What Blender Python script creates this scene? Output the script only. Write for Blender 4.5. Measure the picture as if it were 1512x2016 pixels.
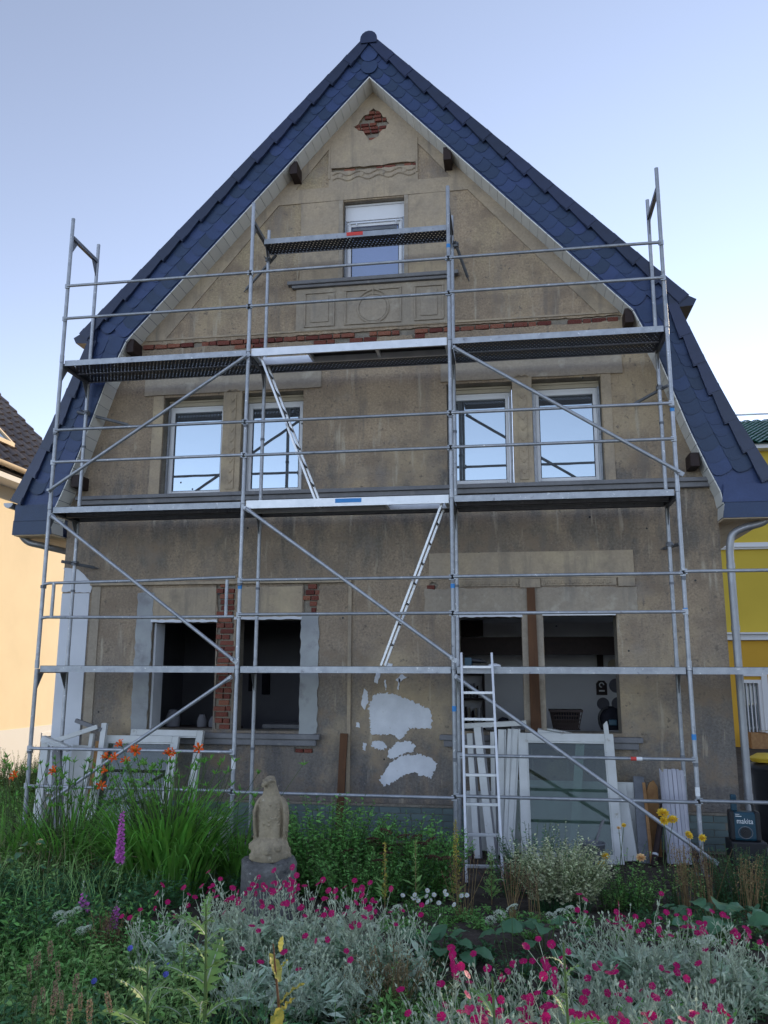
import bpy, bmesh, math, random
import numpy as np
from mathutils import Vector, Matrix, Euler
R = math.radians
random.seed(7)
rng = np.random.default_rng(11)
sc = bpy.context.scene
col = sc.collection
for o in list(bpy.data.objects): bpy.data.objects.remove(o)

# ---------------------------------------------------------------- camera
def axes(p, y, r):
    F = Vector((-math.sin(y)*math.cos(p), math.cos(y)*math.cos(p), math.sin(p)))
    X = Vector((math.cos(y), math.sin(y), 0)); U = X.cross(F)
    return X*math.cos(r)+U*math.sin(r), -X*math.sin(r)+U*math.cos(r), F
cam = bpy.data.objects.new('camera', bpy.data.cameras.new('camera'))
col.objects.link(cam)
cx_, cu_, cf_ = axes(R(10.94), R(8.93), R(.175))
cam.matrix_world = Matrix(((cx_.x, cu_.x, -cf_.x, 5.786), (cx_.y, cu_.y, -cf_.y, -9.478), (cx_.z, cu_.z, -cf_.z, 2.06), (0, 0, 0, 1)))
cam.data.sensor_fit = 'HORIZONTAL'; cam.data.sensor_width = 36; cam.data.lens = 38.59
cam.data.clip_start = .05; cam.data.clip_end = 3000
sc.camera = cam
sc.render.resolution_x = 768; sc.render.resolution_y = 1024

# ---------------------------------------------------------------- sky, sun, exposure
SUN_EL, SUN_AZ = 18.0, 31.0        # degrees; azimuth from +Y (behind the house) towards +X
w = bpy.data.worlds.new('World'); sc.world = w; w.use_nodes = True
nt = w.node_tree; bg = nt.nodes['Background']
sky = nt.nodes.new('ShaderNodeTexSky'); sky.sky_type = 'NISHITA'; sky.sun_disc = False
sky.sun_elevation = R(SUN_EL); sky.sun_rotation = R(SUN_AZ)
sky.air_density = .55; sky.dust_density = 0; sky.ozone_density = 1.0; sky.altitude = 50
hs = nt.nodes.new('ShaderNodeHueSaturation'); hs.inputs['Saturation'].default_value = .65     # hazy, paler evening air all round
wt = nt.nodes.new('ShaderNodeMix'); wt.data_type = 'RGBA'; wt.blend_type = 'MULTIPLY'; wt.inputs[0].default_value = 1; wt.inputs[7].default_value = (1.0, .985, .995, 1)
nt.links.new(sky.outputs[0], hs.inputs['Color']); nt.links.new(hs.outputs[0], wt.inputs[6]); nt.links.new(wt.outputs[2], bg.inputs[0]); bg.inputs[1].default_value = .15
sun = bpy.data.objects.new('sun', bpy.data.lights.new('sun', 'SUN')); col.objects.link(sun)
sun.data.energy = 2.6; sun.data.angle = R(.5); sun.data.color = (1, .80, .55)
sd = Vector((math.sin(R(SUN_AZ))*math.cos(R(SUN_EL)), math.cos(R(SUN_AZ))*math.cos(R(SUN_EL)), math.sin(R(SUN_EL))))
sun.rotation_euler = sd.to_track_quat('Z', 'Y').to_euler(); sun.location = (20, 30, 30)
vs = sc.view_settings
vs.view_transform = 'Standard'; vs.look = 'None'; vs.gamma = 1; vs.use_curve_mapping = False
vs.exposure = 1.32
sc.render.engine = 'CYCLES'

# ---------------------------------------------------------------- helpers
def tag(o, label=None, cat=None, group=None, kind=None):
    if label: o['label'] = label
    if cat: o['category'] = cat
    if group: o['group'] = group
    if kind: o['kind'] = kind
    return o
ROOT = {}
def thing(name, label, cat, loc=(0, 0, 0), rot=(0, 0, 0), group=None, world=False):
    o = bpy.data.objects.new(name, None); col.objects.link(o)
    o.empty_display_size = .2
    o.location = loc; o.rotation_euler = rot
    if world: ROOT[o] = Vector(loc)
    return tag(o, label, cat, group)
def link(o, parent=None):
    col.objects.link(o)
    if parent is not None:
        o.parent = parent
        if parent in ROOT: o.matrix_parent_inverse = Matrix.Translation(-ROOT[parent])
    return o
class MB:
    def __init__(s): s.v = []; s.f = []; s.m = []
    def add(s, vs, fs, mi=0):
        n = len(s.v); s.v += [tuple(p) for p in vs]
        for f in fs: s.f.append(tuple(i+n for i in f)); s.m.append(mi)
        return s
    def box(s, x0, x1, y0, y1, z0, z1, mi=0):
        return s.add([(x0,y0,z0),(x1,y0,z0),(x1,y1,z0),(x0,y1,z0),(x0,y0,z1),(x1,y0,z1),(x1,y1,z1),(x0,y1,z1)],
              [(0,3,2,1),(4,5,6,7),(0,1,5,4),(1,2,6,5),(2,3,7,6),(3,0,4,7)], mi)
    def bar(s, p, q, w, h, up=(0, 0, 1), mi=0, w2=None, h2=None):
        p = Vector(p); q = Vector(q); d = (q-p).normalized(); a = d.cross(Vector(up))
        if a.length < 1e-4: a = d.cross(Vector((1, 0, 0)))
        a.normalize(); b = a.cross(d)
        w2 = w if w2 is None else w2; h2 = h if h2 is None else h2
        vs = [p+a*sx*w/2+b*sz*h/2 for sx, sz in ((-1,-1),(1,-1),(1,1),(-1,1))] + [q+a*sx*w2/2+b*sz*h2/2 for sx, sz in ((-1,-1),(1,-1),(1,1),(-1,1))]
        return s.add(vs, [(0,3,2,1),(4,5,6,7),(0,1,5,4),(1,2,6,5),(2,3,7,6),(3,0,4,7)], mi)
    def tube(s, pts, r, n=8, mi=0, caps=True):
        pts = [Vector(p) for p in pts]; k = len(pts); rs = r if isinstance(r, (list, tuple)) else [r]*k
        vs = []; a = None
        for i in range(k):
            d = (pts[min(i+1, k-1)]-pts[max(i-1, 0)]).normalized()
            if a is None:
                a = d.cross(Vector((0, 0, 1)))
                if a.length < 1e-3: a = Vector((1, 0, 0))
            a = (a-d*a.dot(d)).normalized(); b = d.cross(a)
            for j in range(n):
                t = 2*math.pi*j/n
                vs.append(pts[i]+(a*math.cos(t)+b*math.sin(t))*rs[i])
        fs = [(i*n+j, i*n+(j+1) % n, (i+1)*n+(j+1) % n, (i+1)*n+j) for i in range(k-1) for j in range(n)]
        if caps: fs += [tuple(range(n-1, -1, -1)), tuple((k-1)*n+j for j in range(n))]
        return s.add(vs, fs, mi)
    def prism(s, poly, y0, y1, mi=0):      # polygon in x,z extruded along y
        n = len(poly)
        vs = [(x, y0, z) for x, z in poly]+[(x, y1, z) for x, z in poly]
        fs = [tuple(range(n)), tuple(range(2*n-1, n-1, -1))]+[(i, i+n, (i+1) % n+n, (i+1) % n) for i in range(n)]
        return s.add(vs, fs, mi)
    def ring(s, prof, c=(0, 0, 0), n=16, mi=0, sx=1, sy=1, rot=0):     # lathe: prof = [(r, z), ...]
        vs = []
        for r, z in prof:
            for j in range(n):
                t = 2*math.pi*j/n+rot; vs.append((c[0]+r*sx*math.cos(t), c[1]+r*sy*math.sin(t), c[2]+z))
        k = len(prof)
        fs = [(i*n+j, i*n+(j+1) % n, (i+1)*n+(j+1) % n, (i+1)*n+j) for i in range(k-1) for j in range(n)]
        fs += [tuple(range(n-1, -1, -1)), tuple((k-1)*n+j for j in range(n))]
        return s.add(vs, fs, mi)
    def mesh(s, name, mats, smooth=False):
        me = bpy.data.meshes.new(name); me.from_pydata(s.v, [], s.f)
        for m in (mats if isinstance(mats, (list, tuple)) else [mats]): me.materials.append(m)
        me.polygons.foreach_set('material_index', s.m)
        bm = bmesh.new(); bm.from_mesh(me); bmesh.ops.recalc_face_normals(bm, faces=bm.faces); bm.to_mesh(me); bm.free()
        if smooth:
            me.polygons.foreach_set('use_smooth', [True]*len(me.polygons))
            try: me.set_sharp_from_angle(angle=R(40))
            except Exception: pass
        me.update(); return me
    def build(s, name, mats, parent=None, smooth=False, bevel=0):
        o = bpy.data.objects.new(name, s.mesh(name, mats, smooth)); link(o, parent)
        if bevel:
            b = o.modifiers.new('bevel', 'BEVEL'); b.width = bevel; b.segments = 2; b.limit_method = 'ANGLE'
        return o
def inst(name, me, parent, loc, rot=(0, 0, 0), scale=(1, 1, 1), quat=None):
    o = bpy.data.objects.new(name, me); link(o, parent); o.location = loc
    if quat is not None: o.rotation_mode = 'QUATERNION'; o.rotation_quaternion = quat
    else: o.rotation_euler = rot
    o.scale = scale; return o
def np_mesh(name, V, F, mats, MI=None, smooth=False):
    V = np.asarray(V, np.float32); F = np.asarray(F, np.int32); k = F.shape[1]
    me = bpy.data.meshes.new(name); me.vertices.add(len(V)); me.vertices.foreach_set('co', V.ravel())
    me.loops.add(F.size); me.loops.foreach_set('vertex_index', F.ravel())
    me.polygons.add(len(F)); me.polygons.foreach_set('loop_start', np.arange(0, F.size, k, dtype=np.int32))
    for m in (mats if isinstance(mats, (list, tuple)) else [mats]): me.materials.append(m)
    if MI is not None: me.polygons.foreach_set('material_index', np.asarray(MI, np.int32))
    if smooth: me.polygons.foreach_set('use_smooth', np.ones(len(F), bool))
    me.update(calc_edges=True); me.validate(); return me
def curve_plate(loops, y0, y1, name):
    """filled x,z outline with holes, extruded from y0 to y1 -> mesh"""
    cu = bpy.data.curves.new(name, 'CURVE'); cu.dimensions = '2D'; cu.fill_mode = 'BOTH'; cu.extrude = abs(y1-y0)/2
    for L in loops:
        sp = cu.splines.new('POLY'); sp.points.add(len(L)-1); sp.use_cyclic_u = True
        for p, (x, z) in zip(sp.points, L): p.co = (x, z, 0, 1)
    t = bpy.data.objects.new(name, cu); col.objects.link(t)
    dg = bpy.context.evaluated_depsgraph_get(); me = bpy.data.meshes.new_from_object(t.evaluated_get(dg))
    bpy.data.objects.remove(t); bpy.data.curves.remove(cu)
    me.transform(Matrix(((1, 0, 0, 0), (0, 0, -1, (y0+y1)/2), (0, 1, 0, 0), (0, 0, 0, 1)))); me.materials.clear()
    me.name = name; return me
def rect(x0, x1, z0, z1): return [(x0, z0), (x1, z0), (x1, z1), (x0, z1)]
def ragged(poly, step=.05, amp=.012, seed=1):
    rd = random.Random(seed); out = []
    for i, (x, z) in enumerate(poly):
        x2, z2 = poly[(i+1) % len(poly)]; d = math.hypot(x2-x, z2-z); n = max(1, int(d/step))
        for k in range(n):
            t = k/n; out.append((x+(x2-x)*t+rd.uniform(-amp, amp), z+(z2-z)*t+rd.uniform(-amp, amp)))
    return out

# ---------------------------------------------------------------- materials
def nodes(m):
    m.use_nodes = True; t = m.node_tree; return t, t.nodes, t.links, t.nodes['Principled BSDF']
def mat(name, c, rough=.8, *a, zbands=None, **k):
    m = _mat(name, c, rough, *a, zbands=zbands, **k); return m
def _mat(name, c, rough=.8, c2=None, scale=3, spec=.3, metal=0, bump=0, bscale=60, piece=0, island=0, stain=None, streak=None, stretch=(1, 1, 1), trans=0, fine=0, zbands=None):
    """procedural surface: c..c2 blotches, per-piece variation, optional stain / streak colours, bump relief"""
    m = bpy.data.materials.new(name); t, N, L, p = nodes(m)
    p.inputs['Roughness'].default_value = rough; p.inputs['Metallic'].default_value = metal
    p.inputs['Specular IOR Level'].default_value = spec
    tc = N.new('ShaderNodeTexCoord'); mp = N.new('ShaderNodeMapping'); mp.inputs['Scale'].default_value = stretch
    L.new(tc.outputs['Object'], mp.inputs[0])
    def noise(sc_, det=5, ro=.6, vec=None):
        n = N.new('ShaderNodeTexNoise'); n.inputs['Scale'].default_value = sc_; n.inputs['Detail'].default_value = det; n.inputs['Roughness'].default_value = ro
        L.new(vec or mp.outputs[0], n.inputs['Vector']); return n.outputs['Fac']
    def ramp(f, a, b):
        r = N.new('ShaderNodeMapRange'); r.inputs[1].default_value = a; r.inputs[2].default_value = b; r.clamp = True; L.new(f, r.inputs[0]); return r.outputs[0]
    def mix(f, a, b, mode='MIX'):
        x = N.new('ShaderNodeMix'); x.data_type = 'RGBA'; x.blend_type = mode
        if isinstance(f, float): x.inputs[0].default_value = f
        else: L.new(f, x.inputs[0])
        for i, s in ((6, a), (7, b)):
            if isinstance(s, tuple): x.inputs[i].default_value = (*s, 1)
            else: L.new(s, x.inputs[i])
        return x.outputs[2]
    out = mix(ramp(noise(scale), .32, .68), tuple(c), tuple(c2)) if c2 else None
    if out is None:
        rg = N.new('ShaderNodeRGB'); rg.outputs[0].default_value = (*c, 1); out = rg.outputs[0]
    for (za, zb, zc, zd, sc_, lo, hi, cc) in (zbands or []):      # blotchy second tone, faded in and out over a height range
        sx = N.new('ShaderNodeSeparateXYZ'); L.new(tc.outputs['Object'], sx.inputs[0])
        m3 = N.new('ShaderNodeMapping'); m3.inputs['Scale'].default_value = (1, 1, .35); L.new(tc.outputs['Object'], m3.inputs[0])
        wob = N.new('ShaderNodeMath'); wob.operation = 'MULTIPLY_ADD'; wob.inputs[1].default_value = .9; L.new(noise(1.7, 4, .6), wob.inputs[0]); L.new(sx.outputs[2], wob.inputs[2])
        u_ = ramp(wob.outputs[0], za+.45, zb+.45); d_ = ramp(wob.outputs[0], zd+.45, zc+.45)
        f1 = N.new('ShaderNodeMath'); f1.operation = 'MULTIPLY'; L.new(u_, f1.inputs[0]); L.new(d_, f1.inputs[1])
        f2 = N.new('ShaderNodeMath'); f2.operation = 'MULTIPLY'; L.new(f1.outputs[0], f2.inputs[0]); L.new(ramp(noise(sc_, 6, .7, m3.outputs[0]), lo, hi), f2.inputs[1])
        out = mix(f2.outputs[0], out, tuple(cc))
    if fine:
        out = mix(ramp(noise(bscale*.8, 4, .7), .30, .70), out, mix(1.0, out, (fine, fine, fine), 'MULTIPLY'))
    for sset in (stain or []):
        sc_, lo, hi, cc = sset; out = mix(ramp(noise(sc_, 6, .65), lo, hi), out, tuple(cc))
    for sset in (streak or []):
        sc_, lo, hi, cc = sset
        m2 = N.new('ShaderNodeMapping'); m2.inputs['Scale'].default_value = (1, 1, .12); L.new(tc.outputs['Object'], m2.inputs[0])
        out = mix(ramp(noise(sc_, 5, .6, m2.outputs[0]), lo, hi), out, tuple(cc))
    if piece or island:
        if island: g = N.new('ShaderNodeNewGeometry'); ro = g.outputs['Random Per Island']
        else: g = N.new('ShaderNodeObjectInfo'); ro = g.outputs['Random']
        k = island or piece
        r = N.new('ShaderNodeMapRange'); r.inputs[3].default_value = 1-k; r.inputs[4].default_value = 1+k; L.new(ro, r.inputs[0])
        h = N.new('ShaderNodeHueSaturation'); L.new(r.outputs[0], h.inputs['Value']); L.new(out, h.inputs['Color'])
        r2 = N.new('ShaderNodeMath'); r2.operation = 'MULTIPLY_ADD'; r2.inputs[1].default_value = .06*k; r2.inputs[2].default_value = .5-.03*k; L.new(ro, r2.inputs[0]); L.new(r2.outputs[0], h.inputs['Hue'])
        out = h.outputs[0]
    L.new(out, p.inputs['Base Color'])
    if bump:
        b = N.new('ShaderNodeBump'); b.inputs['Strength'].default_value = .8; b.inputs['Distance'].default_value = bump
        L.new(noise(bscale, 4, .6), b.inputs['Height']); L.new(b.outputs[0], p.inputs['Normal'])
    if trans:
        tr = N.new('ShaderNodeBsdfTranslucent'); L.new(out, tr.inputs[0]); ms = N.new('ShaderNodeMixShader'); ms.inputs[0].default_value = trans
        L.new(p.outputs[0], ms.inputs[1]); L.new(tr.outputs[0], ms.inputs[2]); L.new(ms.outputs[0], N['Material Output'].inputs[0])
    return m
M = {}
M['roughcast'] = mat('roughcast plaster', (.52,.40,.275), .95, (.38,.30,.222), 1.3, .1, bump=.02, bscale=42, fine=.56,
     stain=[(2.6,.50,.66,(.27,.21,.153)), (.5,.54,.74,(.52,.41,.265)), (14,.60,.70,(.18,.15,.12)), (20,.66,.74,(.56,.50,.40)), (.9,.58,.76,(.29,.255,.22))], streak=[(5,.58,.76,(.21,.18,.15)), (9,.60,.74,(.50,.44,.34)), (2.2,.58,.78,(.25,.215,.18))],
     zbands=[(2.9,3.6,4.2,4.5,3,.34,.58,(.225,.198,.168)), (-.8,.0,1.4,3.1,2.0,.28,.52,(.27,.245,.22)), (-.8,.0,.9,2.4,3.5,.44,.64,(.19,.18,.175)), (4.2,4.4,4.6,5.2,3,.40,.62,(.22,.20,.18)), (6.7,7.3,9.5,11.5,1.2,.42,.62,(.52,.42,.27))])
M['smooth_plaster'] = mat('smooth weathered plaster', (.50,.40,.28), .92, (.39,.325,.25), 1.8, .1, bump=.004, bscale=40, fine=.80,
     stain=[(3,.53,.70,(.28,.235,.18)), (1.3,.56,.76,(.55,.45,.30)), (18,.63,.72,(.27,.225,.17))], streak=[(6,.56,.74,(.25,.215,.175))])
M['grey_plaster'] = mat('grey repair plaster', (.425,.36,.28), .9, (.34,.295,.24), 2.4, .1, bump=.004, bscale=35, fine=.80, stain=[(4,.56,.72,(.47,.42,.34)), (10,.62,.72,(.27,.24,.20))], streak=[(6,.58,.75,(.26,.235,.20))])
M['fresh_plaster'] = mat('fresh pale render', (.40,.42,.42), .9, (.30,.31,.32), 2.2, .1, bump=.003, bscale=30, stain=[(3,.55,.7,(.25,.25,.26))])
M['white_filler'] = mat('white filler', (.74,.76,.80), .8, (.60,.62,.66), 4, .2, bump=.02, bscale=9, stain=[(30,.66,.74,(.42,.37,.30))])
M['white_paint'] = mat('white masonry paint', (.68,.70,.74), .85, (.60,.62,.66), 1.5, .2, bump=.002, bscale=60)
M['stone'] = mat('sill stone', (.25,.25,.26), .85, (.19,.19,.20), 3, .2, bump=.003, bscale=50, stain=[(5,.6,.75,(.33,.32,.30))], fine=.85)
M['mortar'] = mat('old mortar', (.36,.32,.26), .95, (.25,.22,.18), 9, .1, bump=.012, bscale=55, fine=.7)
M['brick'] = mat('red brick', (.26,.070,.042), .9, (.15,.045,.035), 14, .1, bump=.006, bscale=70, piece=.35, stain=[(16,.52,.66,(.38,.31,.25)), (7,.58,.72,(.09,.042,.038))])
M['slate'] = mat('blue slate', (.022,.051,.133), .48, (.016,.039,.105), 5, .5, bump=.003, bscale=50, piece=.30, fine=.85, stain=[(4,.60,.76,(.036,.066,.125))])
M['roof_tile'] = mat('glazed dark roof tile', (.018,.030,.075), .35, (.013,.022,.055), 6, .5, bump=.001, bscale=30, piece=.18)
M['soffit'] = mat('white soffit board', (.74,.74,.70), .6, (.68,.68,.64), 3, .3, piece=.05)
M['eave'] = mat('cream painted timber', (.74,.60,.42), .7, (.66,.53,.37), 4, .2, piece=.05)
M['beam'] = mat('dark stained beam', (.035,.020,.018), .6, (.022,.013,.012), 12, .3, stretch=(1, .2, 1))
M['pvc'] = mat('white pvc', (.74,.75,.77), .35, (.70,.71,.73), 2, .4)
M['pvc_old'] = mat('old white window frame', (.66,.67,.66), .5, (.56,.57,.55), 5, .3, stain=[(11,.63,.75,(.36,.33,.27))])
M['cream'] = mat('cream shutter box', (.52,.46,.36), .7, (.45,.40,.31), 4, .3)
M['galv'] = mat('galvanised steel', (.42,.44,.47), .48, (.30,.32,.35), 9, .5, metal=.55, bump=.0008, bscale=40, piece=.14, stain=[(26,.62,.68,(.74,.74,.73)), (13,.60,.72,(.18,.18,.20)), (40,.68,.74,(.24,.15,.09))])
M['galv_dark'] = mat('weathered steel', (.20,.21,.23), .55, (.13,.14,.155), 9, .4, metal=.4, bump=.0008, bscale=40, piece=.15, stain=[(24,.66,.73,(.42,.42,.42))])
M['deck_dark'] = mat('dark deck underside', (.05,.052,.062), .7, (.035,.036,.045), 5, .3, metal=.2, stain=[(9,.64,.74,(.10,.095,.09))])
M['alu'] = mat('aluminium', (.70,.71,.73), .40, (.58,.60,.62), 7, .5, metal=.5, stain=[(25,.66,.74,(.36,.36,.36))])
M['zinc'] = mat('zinc gutter', (.36,.37,.39), .45, (.28,.29,.31), 4, .5, metal=.6)
M['ply'] = mat('dark deck plywood', (.028,.022,.020), .7, (.02,.016,.015), 6, .3)
M['wood'] = mat('weathered brown board', (.145,.075,.042), .85, (.09,.05,.032), 9, .1, bump=.003, bscale=40, stretch=(1, 1, .15), stain=[(20,.62,.74,(.05,.032,.025))])
M['lath'] = mat('torn chipboard', (.42,.24,.11), .9, (.30,.16,.075), 14, .1, bump=.004, bscale=60)
M['grey_slat'] = mat('grey shutter slat', (.46,.46,.52), .5, (.39,.39,.45), 5, .4, piece=.08)
M['black'] = mat('black plastic', (.012,.013,.016), .45, (.018,.019,.022), 5, .4)
M['dark_cloth'] = mat('dark cloth', (.010,.011,.016), .9, (.016,.017,.024), 20, .1)
M['teal'] = mat('teal tool casing', (.012,.060,.095), .4, (.010,.050,.080), 5, .4)
M['white'] = mat('white print', (.75,.77,.78), .6)
M['red'] = mat('red sticker', (.70,.07,.06), .6, (.6,.06,.05), 9)
M['blue_tape'] = mat('blue marking tape', (.04,.22,.55), .5, (.05,.26,.6), 9)
M['tile_green'] = mat('green glazed plinth tile', (.155,.21,.205), .35, (.12,.165,.165), 6, .5, piece=.14)
M['soil'] = mat('garden soil', (.125,.105,.088), 1, (.075,.064,.055), 3, .05, bump=.05, bscale=14, fine=.6, stain=[(2,.55,.7,(.11,.10,.085)), (40,.62,.7,(.16,.145,.12))])
M['bounce_ground'] = mat('pale bounce ground', (.36,.35,.33), .9, (.30,.29,.275), 1.2, .1, bump=.004, bscale=30, fine=.85)
M['statue'] = mat('weathered sandstone', (.40,.335,.235), .95, (.29,.245,.175), 6, .1, bump=.006, bscale=55, fine=.75, stain=[(9,.56,.70,(.17,.15,.115)), (22,.62,.72,(.46,.41,.32))])
M['lichen_stone'] = mat('lichened concrete', (.21,.205,.195), .95, (.12,.118,.115), 7, .1, bump=.01, bscale=35, fine=.7, stain=[(10,.58,.66,(.045,.047,.05)), (17,.64,.72,(.40,.40,.36))])
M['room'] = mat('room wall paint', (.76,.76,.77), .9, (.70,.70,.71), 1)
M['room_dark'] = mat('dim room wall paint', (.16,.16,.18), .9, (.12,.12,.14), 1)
M['cream_wall'] = mat('cream render', (.80,.68,.49), .9, (.74,.63,.45), 1, .1, bump=.002, bscale=50)
M['yellow_wall'] = mat('yellow render', (.60,.44,.065), .9, (.56,.41,.06), .8, .1, bump=.002, bscale=40)
M['orange_wall'] = mat('ochre render', (.62,.36,.05), .9, (.58,.33,.045), .8, .1, bump=.002, bscale=40)
M['trim_white'] = mat('white stucco trim', (.66,.66,.66), .7)
M['brown_tile'] = mat('brown clay tile', (.17,.14,.12), .28, (.11,.09,.08), 5, .5, piece=.2)
M['green_tile'] = mat('green glazed tile', (.012,.095,.065), .35, (.010,.075,.05), 3, .5, piece=.2)
def glass_mat(name, dark, refl, rough=.015):
    m = bpy.data.materials.new(name); t, N, L, p = nodes(m)
    p.inputs['Base Color'].default_value = (*dark, 1); p.inputs['Roughness'].default_value = .35
    g = N.new('ShaderNodeBsdfGlossy'); g.inputs['Color'].default_value = (.80, .93, 1, 1); g.inputs['Roughness'].default_value = rough
    tc = N.new('ShaderNodeTexCoord'); n = N.new('ShaderNodeTexNoise'); n.inputs['Scale'].default_value = 1.3; L.new(tc.outputs['Object'], n.inputs['Vector'])
    b = N.new('ShaderNodeBump'); b.inputs['Distance'].default_value = .004; b.inputs['Strength'].default_value = .5; L.new(n.outputs[0], b.inputs['Height']); L.new(b.outputs[0], g.inputs['Normal'])
    ms = N.new('ShaderNodeMixShader'); ms.inputs[0].default_value = refl
    L.new(p.outputs[0], ms.inputs[1]); L.new(g.outputs[0], ms.inputs[2]); L.new(ms.outputs[0], N['Material Output'].inputs[0]); return m
M['glass'] = glass_mat('coated window glass', (.02,.025,.035), .46)
M['blind'] = glass_mat('window with blue blind', (.10,.13,.30), .22, .05)
def clear_glass(name, tint, refl):
    m = bpy.data.materials.new(name); t, N, L, p = nodes(m)
    tr = N.new('ShaderNodeBsdfTransparent'); tr.inputs[0].default_value = (*tint, 1)
    g = N.new('ShaderNodeBsdfGlossy'); g.inputs['Roughness'].default_value = .02
    ms = N.new('ShaderNodeMixShader'); ms.inputs[0].default_value = refl
    L.new(tr.outputs[0], ms.inputs[1]); L.new(g.outputs[0], ms.inputs[2]); L.new(ms.outputs[0], N['Material Output'].inputs[0]); return m
M['pane'] = clear_glass('greenish loose pane', (.62,.70,.66), .10)
def perforated():
    m = bpy.data.materials.new('perforated deck sheet'); t, N, L, p = nodes(m)
    p.inputs['Base Color'].default_value = (.03,.033,.042,1); p.inputs['Roughness'].default_value = .6; p.inputs['Metallic'].default_value = .3
    tc = N.new('ShaderNodeTexCoord'); sp = N.new('ShaderNodeSeparateXYZ'); L.new(tc.outputs['Object'], sp.inputs[0])
    def ma(op, a, b=None):
        n = N.new('ShaderNodeMath'); n.operation = op
        for i, s in enumerate((a, b)):
            if s is None: continue
            if isinstance(s, (int, float)): n.inputs[i].default_value = s
            else: L.new(s, n.inputs[i])
        return n.outputs[0]
    ry = ma('DIVIDE', sp.outputs[1], .05); row = ma('FLOOR', ry)
    rx = ma('ADD', ma('DIVIDE', sp.outputs[0], .05), ma('MULTIPLY', row, .5))
    fx = ma('SUBTRACT', ma('FRACT', rx), .5); fy = ma('SUBTRACT', ma('FRACT', ry), .5)
    d = ma('ADD', ma('MULTIPLY', fx, fx), ma('MULTIPLY', fy, fy)); hole = ma('LESS_THAN', d, .032)
    tr = N.new('ShaderNodeBsdfTransparent'); ms = N.new('ShaderNodeMixShader'); L.new(hole, ms.inputs[0])
    L.new(p.outputs[0], ms.inputs[1]); L.new(tr.outputs[0], ms.inputs[2]); L.new(ms.outputs[0], N['Material Output'].inputs[0]); return m
M['perforated'] = perforated()
def leaf(name, c, c2, isl=.3, tr=.24, rough=.5):
    return mat(name, c, rough, c2, 7, .25, island=isl, trans=tr)
M['leaf_mid'] = leaf('mid green leaf', (.225,.492,.114), (.151,.361,.106))
M['leaf_dark'] = leaf('dark green leaf', (.092,.236,.084), (.061,.172,.076))
M['leaf_lily'] = leaf('daylily leaf', (.189,.448,.064), (.132,.334,.064), .3)
M['leaf_weed'] = leaf('weed leaf', (.340,.551,.161), (.221,.394,.137), .35)
M['leaf_thistle'] = leaf('sow thistle leaf', (.211,.347,.105), (.150,.273,.088), .25)
M['silver'] = leaf('silver felted leaf', (.560,.620,.460), (.440,.520,.380), .25, .15, .8)
M['silver_low'] = leaf('grey green leaf', (.630,.700,.573), (.436,.615,.425), .3, .2, .8)
M['variegated'] = leaf('cream edged leaf', (.700,.700,.483), (.460,.529,.276), .45)
M['bergenia'] = leaf('large glossy leaf', (.101,.234,.112), (.072,.173,.092), .3, .15, .35)
M['hedge'] = leaf('hedge leaf', (.164,.281,.059), (.117,.205,.053), .4)
M['dry'] = leaf('dry stalk', (.330,.240,.112), (.240,.165,.083), .3, .1, .9)
M['dry_grass'] = leaf('dry grass', (.344,.274,.151), (.243,.203,.121), .35, .2, .9)
M['rust'] = leaf('brown seed head', (.128,.063,.042), (.083,.045,.033), .3, .05, .9)
M['dock'] = leaf('yellow dock seed', (.600,.527,.092), (.486,.405,.092), .3, .2)
M['magenta'] = leaf('magenta petal', (.46,.004,.118), (.34,.003,.10), .2, .25, .5)
M['orange'] = leaf('orange petal', (.85,.13,.02), (.72,.08,.018), .2, .3)
M['purple'] = leaf('purple bell', (.66,.20,.58), (.54,.14,.48), .2, .3)
M['yellow'] = leaf('yellow petal', (.88,.66,.09), (.80,.55,.05), .15, .3)
M['peach'] = leaf('peach petal', (.85,.62,.33), (.80,.52,.25), .15, .3)
M['petal_white'] = leaf('white petal', (.78,.80,.78), (.66,.70,.62), .1, .3)
M['umbel'] = leaf('cream umbel', (.52,.58,.46), (.44,.50,.38), .15, .2)
M['blue_petal'] = leaf('cornflower petal', (.12,.13,.55), (.09,.10,.45), .2, .3)
M['leaf_yellow'] = leaf('yellowing leaf', (.50,.42,.10), (.26,.30,.07), .2, .35)
M['plantain'] = leaf('plantain seed head', (.34,.25,.16), (.25,.185,.12), .3, .1, .9)
M['stem'] = leaf('green stem', (.085,.13,.04), (.06,.10,.035), .3, 0)
# ================================================================ setting: ground
def gz(x, y):
    t = min(1, max(0, (-.9-y)/3.0)); t = t*t*(3-2*t)
    return .34*t + .025*math.sin(x*2.1+y)*math.sin(y*1.7)*t
gx = [-600, -150, -40, -12]+[-8+.5*i for i in range(45)]+[18, 40, 150, 600]
gy = [-500, -120, -40, -16]+[-12+.4*i for i in range(45)]+[9, 14, 40, 200, 900]
V = [(x, y, gz(x, y)) for y in gy for x in gx]; nx = len(gx)
F = [(j*nx+i, j*nx+i+1, (j+1)*nx+i+1, (j+1)*nx+i) for j in range(len(gy)-1) for i in range(nx-1)]
ground = bpy.data.objects.new('ground', np_mesh('ground', V, F, M['soil'], smooth=True)); col.objects.link(ground)
tag(ground, 'dark bare garden soil under the flower beds', kind='structure')

b = MB(); b.box(-200, 200, -60, -8.3, .2, .40); bounce_ground = tag(b.build('bounce_ground', M['bounce_ground']), 'added pale ground sheet behind the camera, out of view', kind='structure')  # pale sheet added behind the camera to bounce light onto facade and garden
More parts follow.
